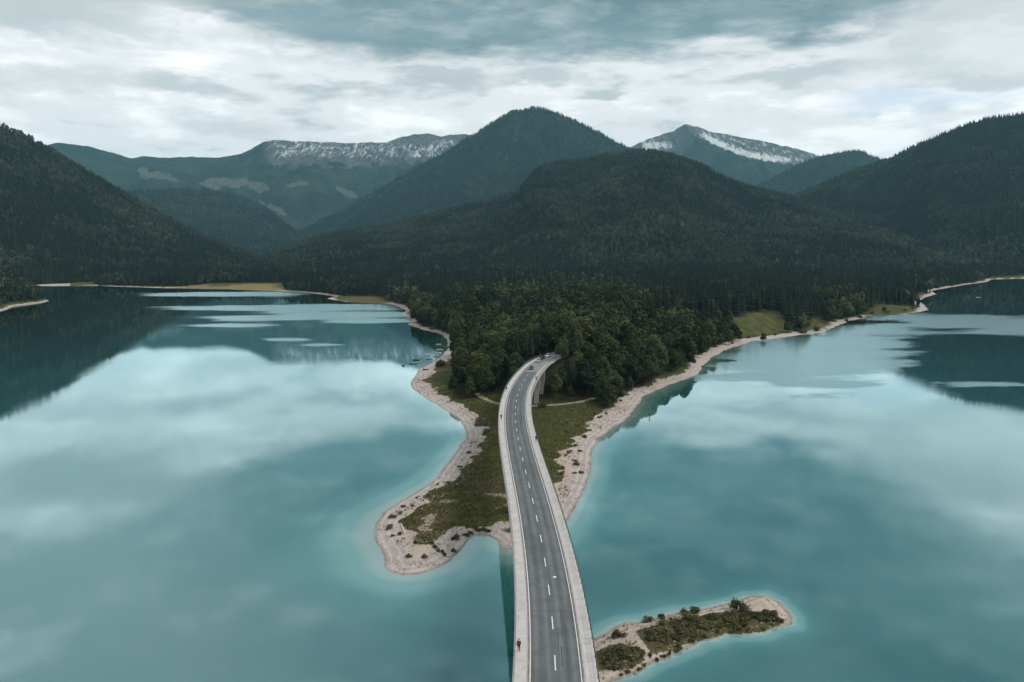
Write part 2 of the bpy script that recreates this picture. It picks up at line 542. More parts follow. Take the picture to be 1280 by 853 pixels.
forest_main = np.vstack([un(forest_px, 4.0), [[2600, 2400], [5200, 2800], [9000, 4000], [9000, 11000], [-9000, 11000], [-3000, 2050], [-1100, 1770]],
                         un([(50, 353.5), (115, 353.5), (120, 356.0), (225, 358.2), (260, 357), (352, 356.2), (356, 362), (420, 370), (440, 371), (476, 374)], 2.0)])


def in_any(P, polys):
    r = np.zeros(len(P), bool)
    for q in polys:
        r |= inside(P, q)
    return r


fm = inside(GP, forest_main).astype(float)
gn = fbm(GP[:, 0] / 7, GP[:, 1] / 7, 4, 23) - 0.5
gn2 = fbm(GP[:, 0] / 22, GP[:, 1] / 22, 3, 29) - 0.5
yy = GP[:, 1]
edge = np.where(GP[:, 0] > 4, 9.0, 7.0)
grass = ss(-1.5, 2.0, s1 - edge - gn * 9 - gn2 * 8)
grass = np.where((yy < 215) & (gn + gn2 > 0.16), grass * 0.5, grass)
grass = np.maximum(grass, 0) * (s1 > 0)
gi = np.maximum(ss(-1.2, 1.2, sdist(GP, isl_veg[0]) + gn * 3), ss(-1.2, 1.2, sdist(GP, isl_veg[1]) + gn * 3))
grass = np.where(s2 > 0, gi, grass)
grass = np.where(s3 > 0, ss(2.5, 5, s3), grass)
dry = np.clip(0.27 + gn2 * 1.3 + gn * 0.5 + 0.22 * ss(260, 190, yy), 0, 1)
dry = np.where(s2 > 0, 0.55, dry)
mead = np.zeros(len(GP))
for q in meadows:
    mead = np.maximum(mead, ss(-4, 5, sdist(GP, q) + gn * 16))
yellow = ss(-12, 14, sdist(GP, meadow_far) + gn2 * 60)
brown = ss(-6, 6, sdist(GP, brown_left))

# ground material
m, t, b = new_mat('ground'); M['ground'] = m
P3 = t.pos()
nf = t.noise(P3, 1.6, 6, 0.7); nm = t.noise(P3, 0.28, 5, 0.6); nl = t.noise(P3, 0.05, 4, 0.6)
vor = t.new('ShaderNodeTexVoronoi'); t.put(vor.inputs['Vector'], P3); vor.inputs['Scale'].default_value = 1.1
sandc = t.mix(t.ramp(nm, 0.3, 0.7), (0.39, 0.325, 0.295), (0.53, 0.45, 0.415))
sandc = t.mix(t.ramp(nf, 0.45, 0.72), sandc, (0.30, 0.26, 0.24))
sandc = t.mix(t.m('MULTIPLY', t.ramp(vor.outputs['Distance'], 0.22, 0.08), t.ramp(nl, 0.42, 0.6)), sandc, (0.16, 0.145, 0.135))
bank_ = t.attr('bankside')
sandc = t.mix(t.m('MULTIPLY', t.ramp(bank_, 0.2, 0.9), 0.55), sandc, (0.47, 0.37, 0.27))
sh = t.m('ADD', t.attr('shore'), t.m('MULTIPLY', t.m('SUBTRACT', nm, 0.5), 1.6))
ln = t.m('SINE', t.m('MULTIPLY', sh, 3.1))
sandc = t.mix(t.m('MULTIPLY', t.ramp(ln, 0.55, 0.95, 0, .32), t.ramp(sh, 6.5, 3.0)), sandc, (0.27, 0.245, 0.23))
sandc = t.mix(t.m('MULTIPLY', t.ramp(ln, -0.6, -0.95, 0, .45), t.ramp(sh, 8, 3.0)), sandc, (0.60, 0.54, 0.50))
wet = t.m('MULTIPLY', t.attr('wet'), t.ramp(nm, 0.35, 0.65, 0.25, 0.85))
sandc = t.mix(wet, sandc, (0.13, 0.12, 0.115))
green = t.mix(t.ramp(nm, 0.35, 0.68), (0.054, 0.062, 0.020), (0.096, 0.099, 0.031))
brownc = t.mix(t.ramp(nf, 0.35, 0.68), (0.075, 0.057, 0.028), (0.15, 0.115, 0.065))
gc = t.mix(t.ramp(t.m('ADD', t.attr('dry'), t.m('MULTIPLY', t.m('SUBTRACT', nm, 0.5), 0.9)), 0.35, 0.75), green, brownc)
gc = t.mix(t.ramp(t.noise(P3, 3.5, 4, 0.7), 0.5, 0.75), gc, t.vm('MULTIPLY', gc, (0.6, 0.62, 0.6)))
gfac = t.ramp(t.m('ADD', t.attr('grass'), t.m('MULTIPLY', t.m('SUBTRACT', nf, 0.5), 0.9)), 0.38, 0.6)
cx = t.mix(gfac, sandc, gc)
cx = t.mix(t.attr('meadow'), cx, t.mix(t.ramp(t.noise(t.scale_vec(P3, (1, 0.35, 1)), 0.12, 6, 0.75), 0.36, 0.62), (0.100, 0.098, 0.034), (0.050, 0.058, 0.020)))
cx = t.mix(t.attr('yellow'), cx, (0.22, 0.165, 0.075))
cx = t.mix(t.attr('brown'), cx, (0.105, 0.088, 0.042))
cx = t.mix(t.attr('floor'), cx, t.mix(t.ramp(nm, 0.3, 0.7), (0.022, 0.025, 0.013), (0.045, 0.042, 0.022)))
t.put(b.inputs['Base Color'], cx); b.inputs['Roughness'].default_value = 0.95; b.inputs['Specular IOR Level'].default_value = 0.1
bp = t.new('ShaderNodeBump'); bp.inputs['Strength'].default_value = 0.8; bp.inputs['Distance'].default_value = 0.35
t.put(bp.inputs['Height'], t.m('ADD', nf, t.m('MULTIPLY', nm, 1.5))); t.put(b.inputs['Normal'], bp.outputs[0])

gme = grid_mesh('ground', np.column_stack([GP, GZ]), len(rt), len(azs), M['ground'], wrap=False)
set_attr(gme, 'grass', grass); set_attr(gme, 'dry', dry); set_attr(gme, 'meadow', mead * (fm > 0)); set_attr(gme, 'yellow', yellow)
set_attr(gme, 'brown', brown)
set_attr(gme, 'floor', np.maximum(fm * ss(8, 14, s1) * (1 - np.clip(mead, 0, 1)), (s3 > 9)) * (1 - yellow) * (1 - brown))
smax = np.maximum.reduce([s1, s2, s3])
set_attr(gme, 'shore', np.clip(smax, -2, 30)); set_attr(gme, 'wet', 1 - ss(0.05, 0.9, smax + gn * 1.2))
set_attr(gme, 'bankside', ss(3, 9, s1) * ss(330, 250, yy) + (s2 > 0) * 0.9)
tag(obj('ground', gme), kind='structure')

# ------------------------------------------------------------------ lake
m, t, b = new_mat('lake_water'); M['water'] = m
P3 = t.pos()
dep = t.attr('depth'); rip = t.attr('ripple')
nl = t.noise(t.scale_vec(P3, (1, 0.45, 1)), 0.010, 5, 0.55)
nn = t.noise(P3, 0.05, 5, 0.6)
dd = t.m('ADD', dep, t.m('MULTIPLY', t.m('SUBTRACT', nn, 0.5), t.ramp(dep, 0.0, 0.5, 0.05, 0.22)))
deep = t.mix(t.ramp(nl, 0.35, 0.65), (0.012, 0.076, 0.080), (0.021, 0.104, 0.106))
wc = t.mix(t.ramp(dd, 0.0, 0.09), (0.32, 0.39, 0.355), (0.15, 0.30, 0.285))
wc = t.mix(t.ramp(dd, 0.08, 0.5), wc, (0.034, 0.150, 0.150))
wc = t.mix(t.ramp(dd, 0.45, 1.0), wc, deep)
t.put(b.inputs['Base Color'], wc)
b.inputs['Specular IOR Level'].default_value = 0.0; b.inputs['Roughness'].default_value = 1.0
rn = t.m('ADD', rip, t.m('MULTIPLY', t.m('SUBTRACT', t.noise(t.scale_vec(P3, (0.45, 1.0, 1)), 0.011, 5, 0.62), 0.5), 0.8))
rn = t.m('ADD', rn, t.m('MULTIPLY', t.m('SUBTRACT', t.noise(t.scale_vec(P3, (0.4, 1.0, 1)), 0.05, 5, 0.7), 0.5), 0.6))
rfac = t.m('MULTIPLY', t.ramp(rn, 0.12, 0.85), t.ramp(rip, 0.02, 0.3))
w1 = t.noise(t.scale_vec(P3, (1.0, 0.75, 1)), 1.1, 4, 0.6)
w2 = t.noise(t.scale_vec(P3, (0.7, 1.0, 1)), 0.16, 3, 0.5)
bp = t.new('ShaderNodeBump'); bp.inputs['Strength'].default_value = 0.55
t.put(bp.inputs['Distance'], t.m('ADD', t.ramp(t.noise(P3, 0.018, 4, 0.6), 0.42, 0.62, 0.005, 0.011), t.m('MULTIPLY', rfac, 0.05)))
t.put(bp.inputs['Height'], t.m('ADD', w1, t.m('MULTIPLY', w2, 0.7)))
gl = t.new('ShaderNodeBsdfGlossy'); gl.inputs['Color'].default_value = (0.76, 0.98, 1.0, 1)
t.put(gl.inputs['Roughness'], t.m('ADD', 0.004, t.m('MULTIPLY', rfac, 0.22))); t.put(gl.inputs['Normal'], bp.outputs[0])
fr = t.new('ShaderNodeFresnel'); fr.inputs['IOR'].default_value = 2.2
ms = t.new('ShaderNodeMixShader')
t.put(ms.inputs[0], t.m('MULTIPLY', fr.outputs[0], 1.62, clamp=True)); t.l.new(b.outputs[0], ms.inputs[1]); t.l.new(gl.outputs[0], ms.inputs[2])
t.l.new(ms.outputs[0], t.n['Material Output'].inputs[0])

waz = azr; wrt = rt[::2] if len(rt[::2]) else rt
wrad = R0 * (np.where(np.abs(azs) < 60, 6000.0, 6000 - 2300 * ss(60, 95, np.abs(azs)))[None, :] / R0) ** np.linspace(0, 1, 360)[:, None]
wrad[0, :] = 0.5
WP = np.stack([wrad * np.sin(azr)[None, :], wrad * np.cos(azr)[None, :]], -1).reshape(-1, 2)
W1, W2, W3 = land(WP)
wd = np.maximum.reduce([W1, W2 * 3.0, W3 * 2.0])
tipc = un([(478, 690)])[0]
wn = 0.35 + 1.1 * fbm(WP[:, 0] / 28, WP[:, 1] / 28, 3, 63) + 0.75 * np.exp(-((WP - tipc) ** 2).sum(1) / 26.0 ** 2)
depth = ss(0, 17, -wd / wn) * 0.6 + 0.40 * ss(6, 36, -wd / wn)
depth = np.where(wd > 0, 0, depth)


def rblob(px, py, sx, sy):
    u = WP[:, 0] / np.maximum(WP[:, 1], 1) * math.cos(PITCH); row = HZ + FPX * CAMH / np.maximum(WP[:, 1], 1)
    d = np.sqrt(((u - (px - 640) / FPX) / (sx / FPX)) ** 2 + ((row - py) / sy) ** 2)
    d = d + (fbm(u * 7 + 30, row / 5.0 + u * 3, 4, 5) - 0.5) * 1.7
    return (1 - ss(0.25, 1.45, d)) * (WP[:, 1] > 50)


rip = np.zeros(len(WP))
for q in [(300, 368, 130, 4), (300, 384, 150, 4.5), (420, 384, 120, 5), (330, 397, 120, 5), (420, 394, 130, 4.5), (470, 401, 80, 4), (360, 425, 34, 2.2), (400, 431, 40, 2.2),
          (300, 408, 70, 3), (1060, 412, 150, 16), (1200, 402, 110, 15), (1290, 408, 110, 18), (1230, 481, 90, 4), (985, 452, 130, 48), (1060, 430, 110, 26)]:
    rip = np.maximum(rip, rblob(*q))
rip = np.maximum(rip, 0.22 * ss(300, 120, WP[:, 1]))
wme = grid_mesh('lake', np.column_stack([WP, np.zeros(len(WP))]), 360, len(azs), M['water'])
set_attr(wme, 'depth', depth); set_attr(wme, 'ripple', rip)
tag(obj('lake_water', wme), kind='structure')

# ------------------------------------------------------------------ mountains
def sky_px(pts, D, drop=0.0):
    """skyline pixels to (azimuth, crest height) for a crest at horizontal distance D"""
    p_ = np.array(pts, float); d = ray(p_[:, 0], p_[:, 1]); h = np.hypot(d[:, 0], d[:, 1])
    return np.arctan2(d[:, 0], d[:, 1]), CAMH + d[:, 2] / h * D - drop


def mtn_mat(name, forest, forest2, rock=None, snow=False, bump=18.0, clear=(0.20, 0.19, 0.13)):
    m_, t_, b_ = new_mat(name)
    P_ = t_.pos()
    a = t_.noise(P_, 0.035, 6, 0.7); b2 = t_.noise(P_, 0.0032, 5, 0.6)
    cc = t_.mix(t_.ramp(a, 0.36, 0.66), forest, forest2)
    cc = t_.mix(t_.ramp(b2, 0.42, 0.62, 0.0, 0.55), cc, t_.vm('MULTIPLY', forest2, (1.6, 1.5, 1.3)) if False else tuple(x * 2.1 for x in forest2))
    cc = t_.mix(t_.ramp(t_.m('ADD', t_.attr('clear'), t_.m('MULTIPLY', t_.m('SUBTRACT', a, 0.5), 0.7)), 0.42, 0.6), cc, clear)
    if rock:
        sl = t_.noise(t_.scale_vec(P_, (1, 0.35, 0.25)), 0.012, 7, 0.68)
        rk = t_.mix(t_.ramp(sl, 0.35, 0.65), tuple(x * 0.55 for x in rock), rock)
        cc = t_.mix(t_.ramp(t_.m('ADD', t_.attr('rock'), t_.m('MULTIPLY', t_.m('SUBTRACT', a, 0.5), 0.9)), 0.4, 0.62), cc, rk)
    if snow:
        sn = t_.noise(t_.scale_vec(P_, (1.0, 0.3, 0.16)), 0.026, 7, 0.72, 0.4)
        cc = t_.mix(t_.ramp(t_.m('ADD', t_.attr('snow'), t_.m('MULTIPLY', t_.m('SUBTRACT', sn, 0.5), 2.4)), 0.56, 0.98), cc, (0.86, 0.87, 0.88))
    t_.put(b_.inputs['Base Color'], cc)
    b_.inputs['Roughness'].default_value = 0.95; b_.inputs['Specular IOR Level'].default_value = 0.05
    bp_ = t_.new('ShaderNodeBump'); bp_.inputs['Strength'].default_value = 1.0; bp_.inputs['Distance'].default_value = bump
    t_.put(bp_.inputs['Height'], a); t_.put(b_.inputs['Normal'], bp_.outputs[0])
    return m_


MT = {}


def mountain(name, sky_pts, D, B, zb, mat, seed, drop=0.0, na=260, nr=110, power=1.25, relief=0.30, rs=420.0, crest=4.0, attrs=None, back=0.45, Dvar=None):
    a_, h_ = sky_px(sky_pts, D, drop)
    A = np.linspace(a_[0], a_[-1], na)
    H = np.interp(A, a_, h_)
    for _ in range(2):
        H[1:-1] = (H[:-2] + 2 * H[1:-1] + H[2:]) / 4
    H = np.maximum(H, zb + 2)
    Bv = B if not callable(B) else None
    tt = np.concatenate([np.linspace(-0.04, 1.0, nr), np.array([1.02, 1.06, 1.12, 1.2, 1.35, 1.5])])
    Bq = np.array([B(x) for x in A]) if callable(B) else np.full(na, float(B))
    rr = Bq[None, :] + (D - Bq)[None, :] * tt[:, None]
    X = rr * np.sin(A)[None, :]; Y = rr * np.cos(A)[None, :]
    T = np.clip(tt, 0, 1)[:, None]
    base = zb + (H[None, :] - zb) * T ** power
    arc = A[None, :] * D
    wob = (fbm(X / (rs * 2.2), Y / (rs * 2.2), 3, seed + 5) - 0.5) * rs * 1.6
    ridge = ridged((arc + wob) / rs + 50, rr / (rs * 3.2) + 20, 5, seed, 0.52) - 0.62
    env = T * (1 - T) ** 0.75 * 2.6
    Z = base + ridge * env * relief * np.maximum(H[None, :] - zb, 40) + (fbm(X / 60, Y / 60, 4, seed + 9) - 0.5) * crest * 2 * np.minimum(T * 4, 1)
    ov = np.maximum(tt - 1, 0)[:, None] * (D - Bq)[None, :]
    Z = Z - ov * back
    Z = np.where(tt[:, None] < 0, zb - 25, Z)
    # keep the slope below the crest's own line of sight
    lim = CAMH + (H[None, :] - CAMH) * rr / D - (1 - T) * 6
    Z = np.where((tt[:, None] < 1) & (Z > lim), lim, Z)
    V = np.stack([X, Y, Z], -1)
    me = grid_mesh(name, V.reshape(-1, 3), len(tt), na, mat)
    px = np.stack([640 + FPX * (X / (Y * math.cos(PITCH) - (Z - CAMH) * math.sin(PITCH))),
                   426.5 - FPX * ((Y * math.sin(PITCH) + (Z - CAMH) * math.cos(PITCH)) / (Y * math.cos(PITCH) - (Z - CAMH) * math.sin(PITCH)))], -1)
    at = attrs(px, T + 0 * X, ridge, X, Y, Z) if attrs else {}
    for k in ('clear', 'rock', 'snow'):
        set_attr(me, k, at.get(k, np.zeros_like(Z)).ravel())
    tag(obj(name, me), kind='structure')
    MT[name] = (A, tt, V, np.clip(at.get('clear', np.zeros_like(Z)), 0, 1))
    return me


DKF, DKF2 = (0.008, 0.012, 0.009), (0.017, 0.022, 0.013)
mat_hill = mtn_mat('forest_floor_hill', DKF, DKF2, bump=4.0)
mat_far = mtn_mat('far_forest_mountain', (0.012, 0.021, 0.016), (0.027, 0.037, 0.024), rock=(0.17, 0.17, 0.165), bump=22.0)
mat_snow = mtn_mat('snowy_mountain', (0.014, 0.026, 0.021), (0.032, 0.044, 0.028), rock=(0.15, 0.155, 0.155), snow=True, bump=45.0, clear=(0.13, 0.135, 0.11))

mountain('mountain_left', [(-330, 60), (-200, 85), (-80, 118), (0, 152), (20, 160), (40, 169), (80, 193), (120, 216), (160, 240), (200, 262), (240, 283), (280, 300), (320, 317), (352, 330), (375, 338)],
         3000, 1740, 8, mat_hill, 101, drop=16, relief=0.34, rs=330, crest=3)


def at_range(px, T, ridge, X, Y, Z):
    x, y = px[..., 0], px[..., 1]
    n = fbm(x / 9, y / 5, 4, 77) - 0.5
    cl = np.zeros_like(x)
    for (cx0, cy0, sx, sy, sh) in [(196, 220, 32, 6, 0.12), (178, 214, 12, 4, .2), (290, 228, 46, 6, 0.05), (268, 234, 12, 5, .2), (320, 234, 16, 7, .3), (375, 230, 22, 3, -.1), (432, 240, 14, 4, .4), (345, 262, 20, 4, .5)]:
        yy_ = y - sh * (x - cx0)
        cl = np.maximum(cl, 1 - ss(0.6, 1.2, np.sqrt(((x - cx0) / sx) ** 2 + ((yy_ - cy0) / sy) ** 2) + n * 1.7))
    sn = ss(318, 345, x) * ss(600, 575, x) * ss(168, 180, y + n * 10) * (1 - ss(192, 208, y + n * 12)) * 0.62
    rk = ss(310, 350, x) * (1 - ss(196, 222, y + n * 26)) * 0.8
    return {'clear': cl, 'snow': sn, 'rock': rk}


mountain('mountain_range', [(-60, 205), (20, 188), (75, 179), (100, 181), (130, 188), (165, 198), (180, 196), (200, 197), (240, 196), (270, 197.5), (300, 193), (315, 186), (328, 178), (345, 174.5), (370, 177), (400, 177.5),
                            (440, 179), (480, 178.5), (498, 173), (512, 169), (535, 167.5), (552, 171), (577, 167), (610, 172), (680, 185), (760, 200)],
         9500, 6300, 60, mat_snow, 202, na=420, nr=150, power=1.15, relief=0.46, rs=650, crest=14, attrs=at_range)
mountain('foothill', [(60, 262), (110, 246), (160, 238), (200, 236), (240, 234), (270, 236), (300, 243), (330, 258), (352, 274), (372, 288), (395, 302)],
         6000, 4300, 40, mat_far, 303, drop=14, relief=0.25, rs=420, crest=6, na=180)


def at_mid(px, T, ridge, X, Y, Z):
    x, y = px[..., 0], px[..., 1]
    n = fbm(x / 14, y / 16, 4, 57) - 0.5
    return {'rock': ss(0.12, 0.3, n) * 0.42 * ss(150, 190, y) + 0.45 * (1 - ss(4, 9, np.abs(x - 612) + np.abs(y - 155) * .5)), 'clear': 0 * x}


mountain('mountain_central', [(330, 308), (380, 286), (430, 260), (480, 232), (530, 203), (560, 186), (580, 173), (596, 165), (612, 154), (625, 146), (640, 138), (652, 136.5), (665, 133.5), (682, 134.5), (695, 139),
                              (712, 147), (730, 155), (760, 170), (785, 183), (820, 203), (860, 228), (900, 250), (940, 270)],
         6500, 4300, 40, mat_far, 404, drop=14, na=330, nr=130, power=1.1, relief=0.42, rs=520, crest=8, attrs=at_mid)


def at_right(px, T, ridge, X, Y, Z):
    x, y = px[..., 0], px[..., 1]
    n = fbm(x / 7, y / 5, 4, 91) - 0.5
    low = np.interp(x, [795, 830, 850, 870, 900, 935, 970, 1010, 1030], [190, 187, 196, 172, 182, 196, 202, 205, 200])
    rk = 1 - ss(-4, 8, y - low + n * 16)
    stripe = np.interp(x, [860, 890, 915, 945, 980], [164, 176, 188, 197, 201])
    sn = 0.62 * np.exp(-((y - stripe) / 5.0) ** 2) * ss(868, 885, x) * ss(1005, 965, x) + 0.55 * np.exp(-((y - 182) / 8) ** 2) * ss(797, 806, x) * ss(850, 828, x) + rk * np.where(x > 868, 0.52, 0.33)
    return {'rock': rk, 'snow': sn, 'clear': 0 * x}


mountain('snowy_peak', [(740, 215), (770, 192), (795, 181), (805, 176), (820, 170.5), (832, 167), (842, 164.5), (849, 159), (857, 155), (864, 157), (875, 160), (890, 165), (920, 170.5), (960, 178), (985, 184), (1003, 188),
                        (1030, 197), (1070, 212), (1120, 230)],
         10500, 7600, 80, mat_snow, 505, na=330, nr=150, power=1.05, relief=0.5, rs=520, crest=12, attrs=at_right)
mountain('mountain_behind', [(930, 240), (965, 222), (1000, 203), (1020, 195), (1040, 190.5), (1055, 188.5), (1068, 186.5), (1080, 189), (1092, 194), (1106, 199), (1130, 206), (1200, 222), (1300, 240)],
         7600, 5400, 50, mat_far, 606, drop=14, na=200, relief=0.28, rs=420, crest=8)


def base_centre(a):
    return float(np.interp(a, np.radians([-20, -10, 0, 12, 25, 32]), [2050, 1950, 1850, 1800, 2050, 2400]))


mountain('hill_centre', [(300, 330), (340, 313), (370, 302), (400, 291), (450, 283), (500, 275), (550, 262), (600, 250), (635, 241), (650, 231), (660, 217), (672, 207), (690, 201), (720, 198), (745, 193), (770, 188), (795, 185),
                         (815, 185.5), (835, 189), (870, 200), (900, 214), (940, 231), (1000, 244), (1050, 254), (1100, 268), (1150, 284), (1200, 303), (1240, 318)],
         3250, base_centre, 22, mat_hill, 707, drop=16, na=380, nr=130, power=0.95, relief=0.36, rs=300, crest=4)


def base_right(a):
    return float(np.interp(a, np.radians([15, 26, 33, 45]), [2900, 2450, 2350, 2350]))


mountain('mountain_right', [(900, 290), (950, 262), (1000, 238), (1040, 221), (1080, 206), (1110, 196), (1140, 180), (1165, 169), (1190, 159), (1215, 149.5), (1240, 143.5), (1280, 137.5), (1350, 124), (1450, 120), (1560, 140)],
         4300, base_right, 16, mat_hill, 808, drop=17, na=300, nr=130, power=1.05, relief=0.34, rs=380, crest=4)

# ------------------------------------------------------------------ tree and shrub shapes
def ico(sub=1):
    bm = bmesh.new(); bmesh.ops.create_icosphere(bm, subdivisions=sub, radius=1.0)
    v = np.array([x.co[:] for x in bm.verts]); f = [tuple(q.index for q in fc.verts) for fc in bm.faces]; bm.free()
    return v, f


ICO1 = ico(1)


def leaf_cloud(lobes, n, size, r_, core=0.8, up=0.15, inner=0.72):
    """many small leaf-clump faces spread over overlapping lobes, plus a shaggy core behind them"""
    V = []; F = []
    c_ = np.array([l[0] for l in lobes]); s_ = np.array([l[1] for l in lobes])
    if core:
        for (c0, s0) in lobes:
            k = len(V)
            V += [tuple(c0 + q * s0 * core * r_.uniform(0.82, 1.05)) for q in ICO1[0]]
            F += [tuple(i + k for i in f) for f in ICO1[1]]
    area = (s_[:, 0] * s_[:, 2]); pr = area / area.sum()
    made = 0; tries = 0
    while made < n and tries < n * 5:
        tries += 1
        i = r_.choice(len(lobes), p=pr)
        d = r_.normal(size=3); d /= np.linalg.norm(d)
        d[2] = d[2] + up; d /= np.linalg.norm(d)
        p_ = c_[i] + d * s_[i] * r_.uniform(0.86, 1.10)
        q = (p_ - c_) / s_
        if ((q ** 2).sum(1) < inner ** 2).any():
            continue
        nrm = d + r_.normal(size=3) * 0.45; nrm /= np.linalg.norm(nrm)
        a = np.cross(nrm, r_.normal(size=3)); a /= np.linalg.norm(a); b2 = np.cross(nrm, a)
        sz = size * r_.uniform(0.6, 1.35)
        k = len(V)
        V += [tuple(p_ + a * sz), tuple(p_ + b2 * sz * 0.75 + nrm * sz * .2), tuple(p_ - a * sz), tuple(p_ - b2 * sz * 0.75 + nrm * sz * .2)]
        F.append((k, k + 1, k + 2, k + 3)); made += 1
    return V, F


def broad_crown(name, seed, h, w_, n, size, mat, nl=9):
    r_ = np.random.default_rng(seed)
    lobes = [(np.array([0, 0, h * 0.60]), np.array([w_ * 0.62, w_ * 0.62, h * 0.34]))]
    for k in range(nl):
        a = 2 * math.pi * k / nl + r_.uniform(-.4, .4); rr = w_ * r_.uniform(0.38, 0.66); z = h * r_.uniform(0.36, 0.82)
        rr *= 1.0 - max(0, z / h - 0.55) * 1.5
        s_ = w_ * r_.uniform(0.30, 0.46)
        lobes.append((np.array([rr * math.cos(a), rr * math.sin(a), z]), np.array([s_, s_, s_ * r_.uniform(0.8, 1.1)])))
    lobes.append((np.array([r_.uniform(-.1, .1) * w_, r_.uniform(-.1, .1) * w_, h * 0.84]), np.array([w_ * .36, w_ * .36, h * 0.15])))
    V, F = leaf_cloud(lobes, n, size, r_)
    return mesh(name, V, F, mat)


def conifer_crown(name, seed, h, w_, tiers, blades, mat, core=True):
    r_ = np.random.default_rng(seed)
    V = []; F = []
    z0 = h * 0.10
    if core:
        n = 7
        V += [(w_ * 0.5 * math.cos(2 * math.pi * k / n), w_ * 0.5 * math.sin(2 * math.pi * k / n), z0 + h * .05) for k in range(n)] + [(0, 0, h * 0.95)]
        F += [(k, (k + 1) % n, n) for k in range(n)]
    for i in range(tiers):
        u = i / (tiers - 1)
        z = z0 + (h - z0) * (u ** 0.92) * 0.97
        rad_ = w_ * (1 - u) ** 0.85 * r_.uniform(0.85, 1.1) + 0.12
        nb = max(5, int(blades * (1 - 0.45 * u)))
        for k in range(nb):
            a = 2 * math.pi * (k + r_.uniform(-.3, .3)) / nb + i * 0.7
            L = rad_ * r_.uniform(0.7, 1.2)
            d = np.array([math.cos(a), math.sin(a), 0]); sd_ = np.array([-d[1], d[0], 0])
            wd_ = L * 0.30 + 0.25
            droop = -L * r_.uniform(0.25, 0.5)
            b0 = np.array([0, 0, z + L * 0.18]); mid = d * L * 0.55 + np.array([0, 0, z + droop * .25]); tip = d * L + np.array([0, 0, z + droop])
            q = len(V)
            V += [tuple(b0), tuple(mid + sd_ * wd_ - np.array([0, 0, wd_ * .5])), tuple(tip), tuple(mid - sd_ * wd_ - np.array([0, 0, wd_ * .5])), tuple(mid + np.array([0, 0, wd_ * .25]))]
            F += [(q, q + 1, q + 4), (q + 1, q + 2, q + 4), (q + 2, q + 3, q + 4), (q + 3, q, q + 4)]
    q = len(V); V += [(0.25, 0, h * .93), (-0.13, 0.2, h * .93), (-0.13, -0.2, h * .93), (0, 0, h * 1.04)]; F += [(q, q + 1, q + 3), (q + 1, q + 2, q + 3), (q + 2, q, q + 3)]
    return mesh(name, V, F, mat)


def trunk_mesh(name, seed, h, r0, limbs=5):
    r_ = np.random.default_rng(seed); mb = MB()
    mb.tube([(0, 0, -0.6), (0.05, 0, h * .15), (r_.uniform(-.2, .2), r_.uniform(-.2, .2), h * .45), (r_.uniform(-.3, .3), r_.uniform(-.3, .3), h * .8)], [r0 * 1.4, r0, r0 * .7, r0 * .2], 7)
    for k in range(limbs):
        a = r_.uniform(0, 6.28); z = h * r_.uniform(.22, .5); L = h * r_.uniform(.14, .22)
        mb.tube([(0, 0, z), (math.cos(a) * L * .6, math.sin(a) * L * .6, z + L * .5), (math.cos(a) * L, math.sin(a) * L, z + L * 1.1)], [r0 * .4, r0 * .28, r0 * .08], 5)
    return mb.mesh(name, M['bark'])


BH, CH = 16.0, 20.0
broad_hi = [broad_crown('broadleaf_crown', 20 + k, BH, 5.3 + 0.3 * (k % 3), 900, 0.58, M['broad'], 9 + k % 3) for k in range(7)]
broad_tr = [trunk_mesh('broadleaf_trunk', 40 + k, BH, 0.30) for k in range(3)]
con_hi = [conifer_crown('conifer_crown', 60 + k, CH, 3.0 + 0.3 * (k % 3), 15, 13, M['conifer']) for k in range(5)]
con_tr = [trunk_mesh('conifer_trunk', 80 + k, CH, 0.26, 0) for k in range(2)]
broad_lo = [broad_crown('broadleaf_far', 120 + k, BH, 5.5, 230, 1.0, M['broad'], 7) for k in range(5)]
con_lo = [conifer_crown('conifer_far', 160 + k, CH, 3.3, 8, 9, M['conifer']) for k in range(4)]
con_tiny = [conifer_crown('conifer_distant', 180 + k, CH, 3.8, 4, 7, M['conifer']) for k in range(3)]
M['broad_hill'] = leafy('hill_broadleaf_foliage', (0.028, 0.038, 0.026), (0.060, 0.070, 0.043), (0.102, 0.106, 0.064))
broad_tiny = [broad_crown('broadleaf_distant', 190 + k, BH, 5.0, 46, 1.7, M['broad_hill'], 4) for k in range(3)]


def proto_coll(name, meshes):
    cc = bpy.data.collections.new(name)
    for i, me in enumerate(meshes):
        o = bpy.data.objects.new('%s_%02d' % (name, i), me); cc.objects.link(o)
    return cc


P_MID = proto_coll('tree_mid', broad_lo + con_lo)        # 0..4 broadleaf, 5..8 conifer
P_FAR = proto_coll('tree_far', broad_tiny + con_tiny)    # 0..2 broadleaf, 3..5 conifer


